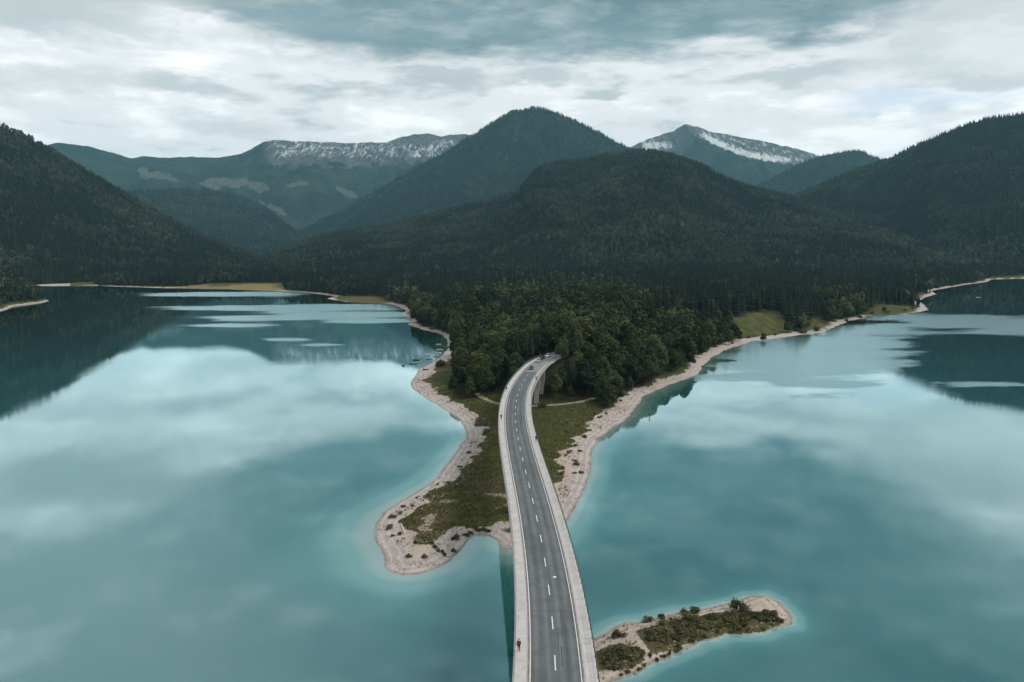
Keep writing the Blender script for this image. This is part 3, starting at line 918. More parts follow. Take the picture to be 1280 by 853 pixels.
def scatter_group(coll):
    g = bpy.data.node_groups.new('scatter_' + coll.name, 'GeometryNodeTree')
    g.interface.new_socket('Geometry', in_out='INPUT', socket_type='NodeSocketGeometry')
    g.interface.new_socket('Geometry', in_out='OUTPUT', socket_type='NodeSocketGeometry')
    N, K = g.nodes, g.links
    gi_ = N.new('NodeGroupInput'); go = N.new('NodeGroupOutput')
    ci = N.new('GeometryNodeCollectionInfo'); ci.inputs['Collection'].default_value = coll
    ci.inputs['Separate Children'].default_value = True; ci.inputs['Reset Children'].default_value = True
    ip = N.new('GeometryNodeInstanceOnPoints'); ip.inputs['Pick Instance'].default_value = True

    def na(nm, typ):
        q = N.new('GeometryNodeInputNamedAttribute'); q.data_type = typ; q.inputs['Name'].default_value = nm; return q.outputs['Attribute']
    K.new(gi_.outputs[0], ip.inputs['Points']); K.new(ci.outputs[0], ip.inputs['Instance'])
    K.new(na('idx', 'INT'), ip.inputs['Instance Index'])
    cr = N.new('ShaderNodeCombineXYZ'); K.new(na('rot', 'FLOAT'), cr.inputs[2])
    er = N.new('FunctionNodeEulerToRotation'); K.new(cr.outputs[0], er.inputs[0]); K.new(er.outputs[0], ip.inputs['Rotation'])
    K.new(na('scl', 'FLOAT_VECTOR'), ip.inputs['Scale'])
    K.new(ip.outputs[0], go.inputs[0])
    return g


GRP = {}


def scatter(name, P, idx, scl, coll, label=None):
    me = bpy.data.meshes.new(name); me.vertices.add(len(P)); me.vertices.foreach_set('co', np.asarray(P, np.float32).ravel())
    a = me.attributes.new('idx', 'INT', 'POINT'); a.data.foreach_set('value', np.asarray(idx, np.int32))
    set_attr(me, 'rot', rng.uniform(0, 6.283, len(P)))
    sv_ = np.asarray(scl, np.float32)
    if sv_.ndim == 1:
        sv_ = np.stack([sv_ * rng.uniform(.85, 1.15, len(P)), sv_ * rng.uniform(.85, 1.15, len(P)), sv_], 1)
    a = me.attributes.new('scl', 'FLOAT_VECTOR', 'POINT'); a.data.foreach_set('vector', sv_.astype(np.float32).ravel())
    o = obj(name, me)
    if coll.name not in GRP:
        GRP[coll.name] = scatter_group(coll)
    md = o.modifiers.new('scatter', 'NODES'); md.node_group = GRP[coll.name]
    tag(o, label, kind='stuff')
    return o


# ------------------------------------------------------------------ the wood on the peninsula
def jgrid(x0, x1, y0, y1, s):
    X, Y = np.meshgrid(np.arange(x0, x1, s), np.arange(y0, y1, s))
    q = np.stack([X.ravel(), Y.ravel()], 1)
    return q + rng.uniform(-.42, .42, q.shape) * s


cand = np.vstack([jgrid(-420, 620, 330, 900, 6.9), jgrid(-1500, 1600, 900, 2350, 8.6), jgrid(-1500, -560, 760, 1500, 8.0)])
aa = np.degrees(np.arctan2(cand[:, 0], cand[:, 1]))
cand = cand[np.abs(aa) < 41]
cs1, cs2, cs3 = land(cand)
keep = inside(cand, forest_main) & (cs1 > 5)
for q in meadows:
    keep &= (sdist(cand, q) < -1.5) & (sdist(cand + np.array([0, 14.0]), q) < 0) & (sdist(cand + np.array([0, 30.0]), q) < 0)
axd = seg_dist(cand, AX[:-1], AX[1:])
keep &= axd > np.where(cand[:, 1] > 400, 6.0, 7.5)
keep &= ~inside(cand, meadow_far) & ~inside(cand, brown_left)
keep |= (cs3 > 7)
# open strips seen among the trees of the wood
gap = fbm(cand[:, 0] / 30, cand[:, 1] / 30, 3, 211)
keep &= (gap < 0.70) | (cs3 > 7)
cand = cand[keep]; axd = axd[keep]; cz = ground_z(cand)
crr = np.hypot(cand[:, 0], cand[:, 1]); ua = cand[:, 0] / cand[:, 1]
spn = fbm(cand[:, 0] / 55, cand[:, 1] / 55, 3, 301)
pc = 0.10 + 0.35 * ss(470, 700, crr) + 0.35 * ss(900, 1300, crr) + 0.40 * ss(0.12, 0.24, ua) * ss(560, 680, crr) + 0.22 * ss(-0.02, -0.10, ua) * ss(480, 600, crr)
pc = pc - 0.55 * ss(45, 12, cs1[keep]) - 0.3 * ss(0.60, 0.72, gap[keep])
isc = spn + rng.uniform(-.18, .18, len(cand)) < 0.18 + 0.62 * np.clip(pc, 0, .9)
hs = np.where(isc, rng.uniform(0.72, 1.22, len(cand)), rng.uniform(0.68, 1.18, len(cand)))
edge_d = sdist(cand, forest_main)
hs = hs * np.where(edge_d < 8, rng.uniform(0.55, 0.95, len(cand)), 1.0)
hs = hs * np.where((axd < 16) & (cand[:, 1] < 396), 0.75, 1.0)
order = np.argsort(crr)
vis = np.abs(ua) < 0.66
ind = []
nb = nc = 0
for i in order:
    if not vis[i] or crr[i] > 1000:
        continue
    if isc[i] and nc < 120:
        nc += 1; ind.append(i)
    elif not isc[i] and nb < 260:
        nb += 1; ind.append(i)
ind = np.array(ind); rest = np.setdiff1d(np.arange(len(cand)), ind)
for i in ind:
    x, y, z = cand[i, 0], cand[i, 1], cz[i]
    con = bool(isc[i])
    axx = float(np.interp(y, AX[:, 1], AX[:, 0]))
    if y < 470:
        zone = 'left of the bridge end' if x < axx else 'right of the bridge end'
    elif ua[i] < -0.02:
        zone = 'behind the boat cove'
    elif ua[i] > 0.13:
        zone = 'along the right-hand shore'
    else:
        zone = 'behind the end of the bridge'
    if edge_d[i] < 9:
        zone = zone.replace('left of', 'at its front edge left of').replace('right of', 'at its front edge right of').replace('behind the boat', 'at its shore edge behind the boat').replace('along the', 'at its outer edge along the')
    kind = 'dark pointed conifer' if con else 'olive green broadleaf tree'
    e = empty('conifer_tree' if con else 'broadleaf_tree', (x, y, z - 0.15), '%s in the wood %s' % (kind, zone), 'tree', '%ss in the wood %s' % ('conifer' if con else 'broadleaf tree', zone), random.uniform(0, 6.28))
    s_ = float(hs[i]); wv = random.uniform(.9, 1.18)
    e.scale = (s_ * wv, s_ * wv, s_)
    obj('trunk', (con_tr if con else broad_tr)[random.randrange(2)], e)
    obj('crown', (con_hi if con else broad_hi)[random.randrange(5 if con else 7)], e)
midr = rest[crr[rest] < 1000]; farr = rest[crr[rest] >= 1000]


def idx_for(con, nb_, nc_):
    return np.where(con, nb_ + rng.integers(0, nc_, len(con)), rng.integers(0, nb_, len(con)))


scatter('woodland', np.column_stack([cand[midr], cz[midr] - .2]), idx_for(isc[midr], 5, 4), hs[midr], P_MID, 'mixed woodland covering the peninsula behind the bridge')
scatter('lakeside_forest', np.column_stack([cand[farr], cz[farr] - .2]), idx_for(isc[farr], 3, 3), hs[farr] * 1.08, P_FAR, 'dark forest on the flat land round the far lake shores')


# ------------------------------------------------------------------ forest on the hillsides
def hill_forest(mname, spacing, name, label, con_p, size=0.92, tmin=-0.02, tmax=1.04, az_lim=40):
    A, tt, V, CL = MT[mname]
    na = len(A)
    k = (tt >= tmin) & (tt <= tmax)
    ti = np.where(k)[0]
    # area-weighted points on the grid cells
    v00 = V[ti[0]:ti[-1], :-1]; v01 = V[ti[0]:ti[-1], 1:]; v10 = V[ti[0] + 1:ti[-1] + 1, :-1]; v11 = V[ti[0] + 1:ti[-1] + 1, 1:]
    ar = np.linalg.norm(np.cross((v01 - v00)[..., :2], (v10 - v00)[..., :2])[..., None], axis=-1)
    azc = np.degrees((A[:-1] + A[1:]) / 2)
    ar = ar * (np.abs(azc) < az_lim)[None, :]
    cl = CL[ti[0]:ti[-1], :-1]
    ar = ar * (cl < 0.4)
    n = int(ar.sum() / spacing ** 2)
    pick = rng.choice(ar.size, n, p=(ar / ar.sum()).ravel())
    i, j = np.unravel_index(pick, ar.shape)
    u = rng.random(n)[:, None]; v = rng.random(n)[:, None]
    Pq = (v00[i, j] * (1 - u) * (1 - v) + v01[i, j] * u * (1 - v) + v10[i, j] * (1 - u) * v + v11[i, j] * u * v)
    f = 0.6 * fbm(Pq[:, 0] / 90, Pq[:, 1] / 90, 4, 41) + 0.4 * fbm(Pq[:, 0] / 420, Pq[:, 1] / 420, 2, 43)
    con = f + rng.uniform(-.07, .07, n) < con_p
    gapk = fbm(Pq[:, 0] / 38, Pq[:, 1] / 38, 3, 47) < 0.74
    Pq = Pq[gapk]; con = con[gapk]
    s_ = size * rng.uniform(0.7, 1.25, len(Pq)) * np.where(con, 1.0, 1.0)
    Pq[:, 2] -= 0.8
    scatter(name, Pq, idx_for(con, 3, 3), s_, P_FAR, label)


hill_forest('mountain_left', 8.6, 'hillside_forest', 'dark forest on the steep mountain at the left edge', 0.54)
hill_forest('hill_centre', 8.2, 'hillside_forest', 'mixed forest on the rounded hill behind the peninsula', 0.47)
hill_forest('mountain_right', 9.6, 'hillside_forest', 'dark forest on the mountain at the right edge', 0.62)
hill_forest('mountain_central', 14, 'hillside_forest', 'forest on the high pointed mountain in the centre', 0.58, 1.25)
hill_forest('foothill', 15, 'hillside_forest', 'forest on the low foothill below the snowy range', 0.58, 1.25)
hill_forest('mountain_behind', 15, 'hillside_forest', 'forest on the distant hill left of the right mountain', 0.62, 1.25)

# ------------------------------------------------------------------ bridge
S_A = S_START
ST = np.unique(np.concatenate([np.arange(S_A, S_END, 2.0), [S_END]]))


def sweep(name, prof, s0, s1, mat, parent, closed=True, step=2.0, smooth=False):
    st = np.unique(np.concatenate([np.arange(s0, s1, step), [s1]]))
    n = len(prof); V = []; F = []
    for s_ in st:
        p_, t_, nrm = axis_at(s_)
        for (u, z) in prof:
            V.append((p_[0] + nrm[0] * u, p_[1] + nrm[1] * u, z))
    m_ = n if closed else n - 1
    for i in range(len(st) - 1):
        for k in range(m_):
            F.append((i * n + k, (i + 1) * n + k, (i + 1) * n + (k + 1) % n, i * n + (k + 1) % n))
    if closed:
        F.append(tuple(range(n))); F.append(tuple((len(st) - 1) * n + k for k in range(n - 1, -1, -1)))
    me_ = mesh(name, V, F, mat, smooth)
    set_attr(me_, 'across', np.tile([u for u, z in prof], len(st)))
    set_attr(me_, 'along', np.repeat(st, n))
    return obj(name, me_, parent)


# road surfaces
def asphalt(name, a, b_, tracks=True):
    m_, t_, bb = new_mat(name)
    P_ = t_.pos()
    n1 = t_.noise(P_, 0.35, 5, 0.65); n2 = t_.noise(P_, 6.0, 4, 0.7); n3 = t_.noise(t_.scale_vec(P_, (3.0, 0.12, 1)), 0.5, 4, 0.6)
    cc = t_.mix(t_.ramp(n1, 0.3, 0.7), a, b_)
    cc = t_.mix(t_.ramp(n3, 0.5, 0.75, 0, .55), cc, tuple(x * 0.72 for x in a))
    cc = t_.mix(t_.ramp(n2, 0.55, 0.8, 0, .6), cc, tuple(x * 1.35 for x in b_))
    ua_ = t_.m('ABSOLUTE', t_.m('SUBTRACT', t_.m('ABSOLUTE', t_.attr('across')), 1.65))
    trk = t_.ramp(t_.m('ABSOLUTE', t_.m('SUBTRACT', ua_, 0.78)), 0.42, 0.12)
    cc = t_.mix(t_.m('MULTIPLY', trk, t_.ramp(n1, 0.3, 0.6, 0.25, 0.75)), cc, tuple(x * 1.32 for x in b_))
    mid = t_.ramp(ua_, 0.28, 0.05)
    cc = t_.mix(t_.m('MULTIPLY', mid, t_.ramp(n3, 0.35, 0.65, 0.1, 0.6)), cc, tuple(x * 0.62 for x in a))
    pt = t_.noise(t_.scale_vec(P_, (0.25, 0.04, 1)), 1.0, 2, 0.4)
    cc = t_.mix(t_.ramp(pt, 0.56, 0.585, 0, .35), cc, tuple(x * 0.7 for x in a))
    t_.put(bb.inputs['Base Color'], cc); bb.inputs['Roughness'].default_value = 0.85; bb.inputs['Specular IOR Level'].default_value = 0.25
    return m_


M['asphalt'] = asphalt('worn_asphalt', (0.105, 0.115, 0.120), (0.135, 0.142, 0.145))
M['asphalt_pale'] = asphalt('pale_asphalt', (0.20, 0.205, 0.205), (0.25, 0.25, 0.245))
m, t, b = new_mat('footway_concrete'); M['walk'] = m
n1 = t.noise(t.pos(), 0.5, 5, 0.65); n2 = t.noise(t.pos(), 3.0, 4, 0.7)
fcx = t.mix(t.ramp(n1, 0.3, 0.7), (0.46, 0.425, 0.41), (0.57, 0.535, 0.52))
fcx = t.mix(t.ramp(n2, 0.55, 0.8, 0, .5), fcx, (0.36, 0.33, 0.31))
md_ = t.m('ABSOLUTE', t.m('SUBTRACT', t.m('MODULO', t.attr('along'), 6.0), 3.0))
fcx = t.mix(t.ramp(md_, 0.07, 0.03, 0, .6), fcx, (0.25, 0.23, 0.22))
inn = t.m('ABSOLUTE', t.attr('across'))
fcx = t.mix(t.m('MULTIPLY', t.ramp(inn, 3.9, 3.6, 0, .7), t.ramp(n1, 0.35, 0.65)), fcx, (0.33, 0.285, 0.26))
t.put(b.inputs['Base Color'], fcx); b.inputs['Roughness'].default_value = 0.85; b.inputs['Specular IOR Level'].default_value = 0.2
M['kerb'] = plain('weathered_kerb', (0.24, 0.205, 0.195), 0.9, var=0.3, scale=1.2)
M['tar'] = plain('tar_joint', (0.065, 0.068, 0.07), 0.8, var=0.2)

M['girder'] = plain('stained_concrete', (0.17, 0.165, 0.155), 0.9, var=0.25, scale=0.4)
bridge = empty('road_bridge', (float(AX[0, 0]), float(AX[0, 1]), 0), 'long curving grey concrete road bridge crossing the lake to the wood', 'bridge')
bridge.location = (0, 0, 0)
D0 = DECK
sweep('deck_girder', [(-5.22, D0 - .05), (-5.22, D0 - .42), (-3.1, D0 - .70), (-2.6, D0 - 2.3), (2.6, D0 - 2.3), (3.1, D0 - .70), (5.22, D0 - .42), (5.22, D0 - .05), (3.4, D0 - .04), (-3.4, D0 - .04)], S_A, S_END, M['girder'], bridge)
sweep('carriageway', [(-3.32, D0 - .06), (3.32, D0 - .06), (3.32, D0 - .01), (0, D0 + .03), (-3.32, D0 - .01)], S_A, S_JOINT, M['asphalt'], bridge)
o = sweep('carriageway', [(-3.32, D0 - .06), (3.32, D0 - .06), (3.32, D0 - .01), (0, D0 + .03), (-3.32, D0 - .01)], S_JOINT + .35, S_END + .5, M['asphalt_pale'], bridge)
o['label'] = 'paler asphalt at the far end of the bridge'
sweep('expansion_joint', [(-3.32, D0 - .05), (3.32, D0 - .05), (3.32, D0 + .005), (0, D0 + .045), (-3.32, D0 + .005)], S_JOINT + .02, S_JOINT + .33, M['galv'], bridge)
for side in (-1, 1):
    q = lambda a, b2: (side * a, b2)
    pf = [q(3.55, D0 - .06), q(5.25, D0 - .06), q(5.25, D0 + .17), q(3.55, D0 + .14)]
    sweep('footway', pf if side > 0 else pf[::-1], S_A, S_END, M['walk'], bridge)
    pf = [q(3.325, D0 - .06), q(3.545, D0 - .06), q(3.545, D0 + .135), q(3.35, D0 + .13)]
    sweep('kerb', pf if side > 0 else pf[::-1], S_A, S_END, M['kerb'], bridge)
    pf = [q(3.13, D0 + .002), q(3.27, D0 + .001)]
    sweep('edge_line', pf[::-1] if side > 0 else pf, S_A, S_JOINT, M['white_paint'], bridge, closed=False)
    # edge beam and railing
    pf = [q(5.255, D0 - .45), q(5.40, D0 - .45), q(5.40, D0 + .10), q(5.255, D0 + .10)]
    sweep('edge_beam', pf if side > 0 else pf[::-1], S_A, S_END, M['concrete'], bridge)
    rl = sweep('railing', [q(5.14, D0 + 1.08), q(5.22, D0 + 1.08), q(5.22, D0 + 1.15), q(5.14, D0 + 1.15)][::side], S_A, S_END, M['galv'] if side < 0 else M['steel'], bridge)
    sweep('lower_rail', [q(5.155, D0 + .60), q(5.205, D0 + .60), q(5.205, D0 + .65), q(5.155, D0 + .65)][::side], S_A, S_END, M['galv'] if side < 0 else M['steel'], rl)
    mb = MB()
    for s_ in np.arange(S_A + 1, S_END, 2.5):
        p_, t_, nrm = axis_at(s_)
        c0 = p_ + nrm * side * 5.18
        mb.box((c0[0], c0[1], D0 + .62), (.035, .035, .46), math.atan2(t_[1], t_[0]))
    rp = obj('railing_posts', mb.mesh('railing_posts', M['galv'] if side < 0 else M['steel']), rl); rp['kind'] = 'stuff'
# broken centre line: one dash every 11 m
k = 0
y_d = 105.9 - 11 * 4
while y_d < 330:
    sa, sb = s_at_y(y_d), s_at_y(y_d + 3.8)
    V = []
    for s_ in np.linspace(sa, sb, 4):
        p_, t_, nrm = axis_at(s_)
        wv = 0.075
        V += [(p_[0] - nrm[0] * wv, p_[1] - nrm[1] * wv, D0 + .036), (p_[0] + nrm[0] * wv, p_[1] + nrm[1] * wv, D0 + .036)]
    obj('lane_dash', mesh('lane_dash', V, [(0, 1, 3, 2), (2, 3, 5, 4), (4, 5, 7, 6)], M['white_paint']), bridge)
    y_d += 11
# sealed joints and patches in the asphalt
for yj in (111.5, 187.0):
    sa = s_at_y(yj)
    sweep('sealed_joint', [(-3.1, D0 + .003), (0, D0 + .034), (3.1, D0 + .003)][::-1], sa, sa + .14, M['tar'], bridge, closed=False, step=.2)
for (u0, u1, y0_, y1_, kk) in [(0.85, 1.0, 96, 101, 0), (1.25, 1.36, 104, 112, 0), (.55, .63, 98, 105, 0), (1.5, 1.62, 145, 160, 0), (-1.7, -1.6, 150, 158, 0), (1.2, 1.32, 168, 182, 0), (-2.6, -2.5, 205, 226, 0), (-2.3, -2.2, 192, 200, 0)]:
    zz = lambda u: D0 + .035 - abs(u) * .0115
    sweep('crack_seal', [(u0, zz(u0)), (u1, zz(u1))][::-1], s_at_y(y0_), s_at_y(y1_), M['tar'], bridge, closed=False)
p_, t_, nrm = axis_at(s_at_y(123.6))
sweep('asphalt_mark', [(0.95, D0 + .026), (1.45, D0 + .021)][::-1], s_at_y(123.4), s_at_y(124.0), M['white_paint'], bridge, closed=False, step=.3)
# piers: paired tapering columns with a cross head
for yp in (62, 130, 200, 270, 340, 357):
    p_, t_, nrm = axis_at(s_at_y(yp)); ang = math.atan2(t_[1], t_[0])
    g0 = gz(*p_)
    for side in (-1, 1):
        mb = MB()
        c0 = p_ + nrm * side * 2.7; c1 = p_ + nrm * side * 2.2
        zb_, zt_ = g0 - 1.5, D0 - 2.2
        V = []
        for (cc2, z, hx, hy) in ((c1, zb_, .55, .85), (c0, zt_, .8, 1.15)):
            for x, y in ((-1, -1), (1, -1), (1, 1), (-1, 1)):
                X, Y = x * hx, y * hy
                V.append((cc2[0] + X * math.cos(ang) - Y * math.sin(ang), cc2[1] + X * math.sin(ang) + Y * math.cos(ang), z))
        mb.add(V, [(0, 3, 2, 1), (4, 5, 6, 7), (0, 1, 5, 4), (1, 2, 6, 5), (2, 3, 7, 6), (3, 0, 4, 7)])
        obj('pier', mb.mesh('pier', M['concrete']), bridge)
p_, t_, nrm = axis_at(S_END - 1.5); ang = math.atan2(t_[1], t_[0])
mb = MB(); mb.box((p_[0], p_[1], D0 - 5.9), (1.2, 4.6, 5.4), ang)
obj('abutment', mb.mesh('abutment', M['concrete']), bridge)

# road on the ground behind the bridge
road = sweep('road', [(-3.32, D0 - .30), (3.32, D0 - .30), (3.32, D0 - .01), (0, D0 + .03), (-3.32, D0 - .01)], S_END + .55, float(AXS[-1]) - 6, M['asphalt_pale'], None)
tag(road, kind='structure')
for side in (-1, 1):
    pf = [(side * 3.34, D0 - .4), (side * 4.6, D0 - .6), (side * 4.6, D0 - .04), (side * 3.34, D0 + .0)]
    tag(sweep('road_verge', pf if side > 0 else pf[::-1], S_END + .55, float(AXS[-1]) - 6, M['stone'], None), kind='structure')
# guard rails beside the road
for side in (-1, 1):
    g0 = empty('guard_rail', (0, 0, 0), 'low steel guard rail on the %s verge of the road past the bridge' % ('left' if side < 0 else 'right'), 'guard rail')
    sa, sb = S_END + 1, S_END + 34
    pf = [(side * 4.2, D0 + .45), (side * 4.28, D0 + .45), (side * 4.28, D0 + .75), (side * 4.2, D0 + .75)]
    sweep('rail', pf if side > 0 else pf[::-1], sa, sb, M['galv'], g0)
    for s_ in np.arange(sa, sb, 4):
        p_, t_, nrm = axis_at(s_); c0 = p_ + nrm * side * 4.34
        obj('post', MB().box((c0[0], c0[1], D0 + .2), (.05, .05, .5)).mesh('post', M['galv']), g0)


# ------------------------------------------------------------------ gravel footpath under the bridge
def strip(name, px, width, mat, lift=.10, n=60):
    pts = np.array([on_ground(*q)[:2] for q in px])
    s_ = np.concatenate([[0], np.cumsum(np.linalg.norm(np.diff(pts, axis=0), axis=1))])
    st = np.linspace(0, s_[-1], n)
    P_ = np.stack([np.interp(st, s_, pts[:, 0]), np.interp(st, s_, pts[:, 1])], 1)
    for _ in range(8):
        P_[1:-1] = (P_[:-2] + 2 * P_[1:-1] + P_[2:]) / 4
    tg = np.gradient(P_, axis=0); tg /= np.linalg.norm(tg, axis=1)[:, None]; nn_ = np.stack([tg[:, 1], -tg[:, 0]], 1)
    cols = []
    for u in (-1, -.5, 0, .5, 1):
        q = P_ + nn_ * width / 2 * u * (1 + .15 * np.sin(st * 1.7 + u))[:, None]
        z = ground_z(q) + lift - (.07 if abs(u) == 1 else 0)
        cols.append(np.column_stack([q, z]))
    V = np.stack(cols, 1).reshape(-1, 3)
    return tag(obj(name, grid_mesh(name, V[:, [0, 1, 2]], n, 5, mat)), kind='structure')


M['path'] = plain('path_gravel', (0.33, 0.29, 0.22), 0.95, var=0.2, scale=0.8)
strip('path', [(596, 492), (602, 497), (612, 502), (628, 506.5), (650, 508.5), (672, 507.5), (700, 506), (722, 503.5), (738, 499.5), (749, 494.5), (756, 489)], 2.6, M['path'])

# ------------------------------------------------------------------ shrubs
def shrub_mesh(seed, n=170, size=0.13, tall=1.0):
    r_ = np.random.default_rng(seed)
    lobes = []
    for k in range(6):
        a = r_.uniform(0, 6.28); q = r_.uniform(0.1, 0.62)
        lobes.append((np.array([q * math.cos(a), q * math.sin(a), tall * r_.uniform(.2, .7)]), np.array([.36, .36, .36 * tall]) * r_.uniform(.7, 1.25)))
    V, F = leaf_cloud(lobes, n, size, r_, core=.72, inner=.66)
    return mesh('shrub_crown', V, F, M['shrub'])


def stem_mesh(seed):
    r_ = np.random.default_rng(seed); mb = MB()
    for k in range(6):
        a = r_.uniform(0, 6.28); mb.tube([(0, 0, -.25), (.3 * math.cos(a), .3 * math.sin(a), .35), (.6 * math.cos(a), .6 * math.sin(a), .85)], [.035, .025, .01], 4)
    return mb.mesh('shrub_stems', M['bark'])


SHR = [shrub_mesh(300 + k) for k in range(6)]; STM = [stem_mesh(330 + k) for k in range(2)]
SHL = [shrub_mesh(350 + k, 120, 0.16, 0.55) for k in range(5)]


def shrub(px, py, w_, h_, label, group=None, low=False, name='shrub'):
    x, y, z = on_ground(px, py)
    e = empty(name, (x, y, z), label, 'shrub', group, random.uniform(0, 6.28))
    e.scale = (w_, w_, h_)
    obj('stems', STM[random.randrange(2)], e)
    obj('crown', (SHL if low else SHR)[random.randrange(5)], e)
    return e


def zpx(pts, ox, oy, k):
    return [(ox + x / k, oy + y / k) for x, y in pts]


g = 'small shrubs along the sandy left edge of the spit'
for (px, py) in zpx([(490, 340), (430, 350), (390, 408), (330, 418), (305, 458), (258, 465), (245, 498), (210, 518), (195, 560), (190, 575), (205, 612), (245, 605), (320, 650), (545, 262), (595, 190), (420, 375)], 440, 520, 4.064):
    shrub(px, py, random.uniform(.5, 1.35), random.uniform(.4, .9), 'small dry shrub on the sandy left edge of the spit', g)
g = 'shrubs above the little bay of the spit'
for (px, py) in zpx([(510, 630), (535, 625), (460, 700), (470, 712), (420, 670), (405, 650), (645, 585), (690, 590), (670, 583), (580, 612), (600, 600), (370, 724), (290, 720), (518, 690), (440, 690), (625, 575)], 440, 520, 4.064):
    shrub(px, py, random.uniform(.6, 1.5), random.uniform(.5, 1.1), 'dark green shrub on the bank of the little bay beside the bridge', g)
g = 'shrubs on the stony beach right of the bridge'
for (px, py) in zpx([(415, 272), (370, 292), (345, 300), (305, 270), (240, 416), (215, 480), (80, 620), (95, 600), (55, 640), (140, 555), (15, 760), (135, 690), (130, 795), (180, 792), (595, 100), (540, 155), (170, 600), (60, 430), (65, 350), (265, 415), (20, 800), (150, 720)], 700, 480, 7.106):
    shrub(px, py, random.uniform(.6, 1.8), random.uniform(.5, 1.3), 'scrubby shrub between the grass and stony beach right of the bridge', g)
shrub(663 + 15.5, 510, 2.6, 2.6, 'dense dark shrub beside the path at the far bridge pier')
shrub(550, 458, 4.6, 4.2, 'large grey-green bush on the beach beside the moored boats')
shrub(607, 541, 1.8, 1.6, 'pale shrub close to the left bridge parapet halfway along the spit')
# island
g = 'low scrub covering the small island'
veg = [np.array(q) for q in ([(805, 797), (830, 780), (870, 772), (925, 766), (962, 768), (968, 772), (942, 781), (890, 787), (860, 795), (838, 803), (815, 806)], [(752, 822), (775, 812), (800, 815), (800, 822), (785, 828), (755, 834)])]
cnt = 0
rI = np.random.default_rng(5)
while cnt < 165:
    q = rI.uniform([742, 762], [975, 840])
    if any(inside(q[None], v_)[0] for v_ in veg) and float(fbm(q[None, 0] / 13, q[None, 1] / 7, 2, 8)[0]) < .62:
        sz = rI.uniform(.5, 1.0) ** 2 * 1.9
        shrub(q[0], q[1], sz, sz * rI.uniform(.5, .95), 'low dark scrub bush in the thicket on the small island', g, low=True); cnt += 1
for (px, py) in [(848, 812), (842, 816), (835, 821), (828, 824), (818, 829), (806, 834), (796, 839), (786, 844), (776, 847), (865, 803), (880, 798), (897, 793), (915, 792), (933, 791), (951, 789), (968, 783), (978, 779), (770, 838), (788, 834), (812, 822)]:
    shrub(px + rI.uniform(-3, 3), py - 1.5, rI.uniform(.4, .9), rI.uniform(.4, .9), 'small dark bush rooted at the lower waterline of the small island', 'bushes on the lower waterline of the island')
shrub(922, 763, 2.0, 2.0, 'tallest upright bush on the upper rim of the small island')
shrub(870, 766, 1.6, 1.3, 'feathery bush on the upper rim halfway along the small island')
shrub(856, 768, 1.3, 1.0, 'bright green bush next to the feathery one on the small island')
shrub(811, 777, 1.3, 1.0, 'low bush at the upper left of the island scrub')
shrub(772, 796, 1.6, 1.3, 'lone bush on pale gravel at the bridge end of the island')
shrub(961, 772, 2.2, 1.5, 'olive bush nearest the tip of the small island')
shrub(828, 773, 1.2, .8, 'small bush on the upper shore of the island above the scrub')
# shoreline bushes along the right-hand shore
g = 'bushes along the right-hand shore'
for (px, py, s_) in [(1020, 414, 5.0), (1004, 417, 5.5), (995, 414, 4), (936, 423, 2.2), (915, 430, 2.0), (1075, 398, 3.5), (1090, 394, 3.5), (1110, 391, 3.5), (1130, 389, 3), (1058, 402, 3), (968, 420, 2), (1148, 380, 4), (1140, 386, 3)]:
    shrub(px, py, s_, s_ * .8, 'rounded dark bush at the edge of the right-hand pale beach', g)
for k, (px, py, s_, lab) in enumerate([(925, 415, .45, 'small tree in front of the large lakeside meadow'), (955, 407, .5, 'lone tree in the middle of the large lakeside meadow'), (984, 411, .62, 'tree at the right end of the large lakeside meadow'),
                               (912, 409, .7, 'tree at the left end of the large lakeside meadow'), (1032, 404, .55, 'tree beside the small lakeside meadow'), (1105, 388, .5, 'lone tree on the farthest lakeside meadow')]):
    x, y, z = on_ground(px, py)
    e = empty('broadleaf_tree', (x, y, z), lab, 'tree', None, k * 1.3); e.scale = (s_, s_, s_ * .9)
    obj('trunk', broad_tr[k % 3], e); obj('crown', broad_hi[k % 7], e)
for k, (ds, u_, s_, lab) in enumerate([(-9, 8.2, .85, 'nearest tree crowding the right parapet where the bridge ends'), (-2, 7.4, .8, 'middle tree crowding the right side of the bridge end'), (5, 7.0, .85, 'farther tree overhanging the right verge past the bridge end'),
                                  (13, 6.6, .9, 'farthest tree overhanging the right verge past the bridge end'), (4, 12, 1.0, 'taller tree standing behind those at the right parapet')]):
    p_, t_, nrm = axis_at(S_END + ds); c0 = p_ + nrm * u_
    e = empty('broadleaf_tree', (c0[0], c0[1], gz(*c0) - .2), lab, 'tree', None, k * 1.1); e.scale = (s_ * .8, s_ * .8, s_)
    obj('trunk', broad_tr[k % 3], e); obj('crown', broad_hi[(k + 3) % 7], e)
# tree standing where the path meets the right beach
x, y, z = on_ground(762, 508)
e = empty('broadleaf_tree', (x, y, z), 'bushy round tree where the footpath meets the right beach', 'tree', None, 1.0); e.scale = (.75, .75, .62)
obj('trunk', broad_tr[0], e); obj('crown', broad_hi[2], e)

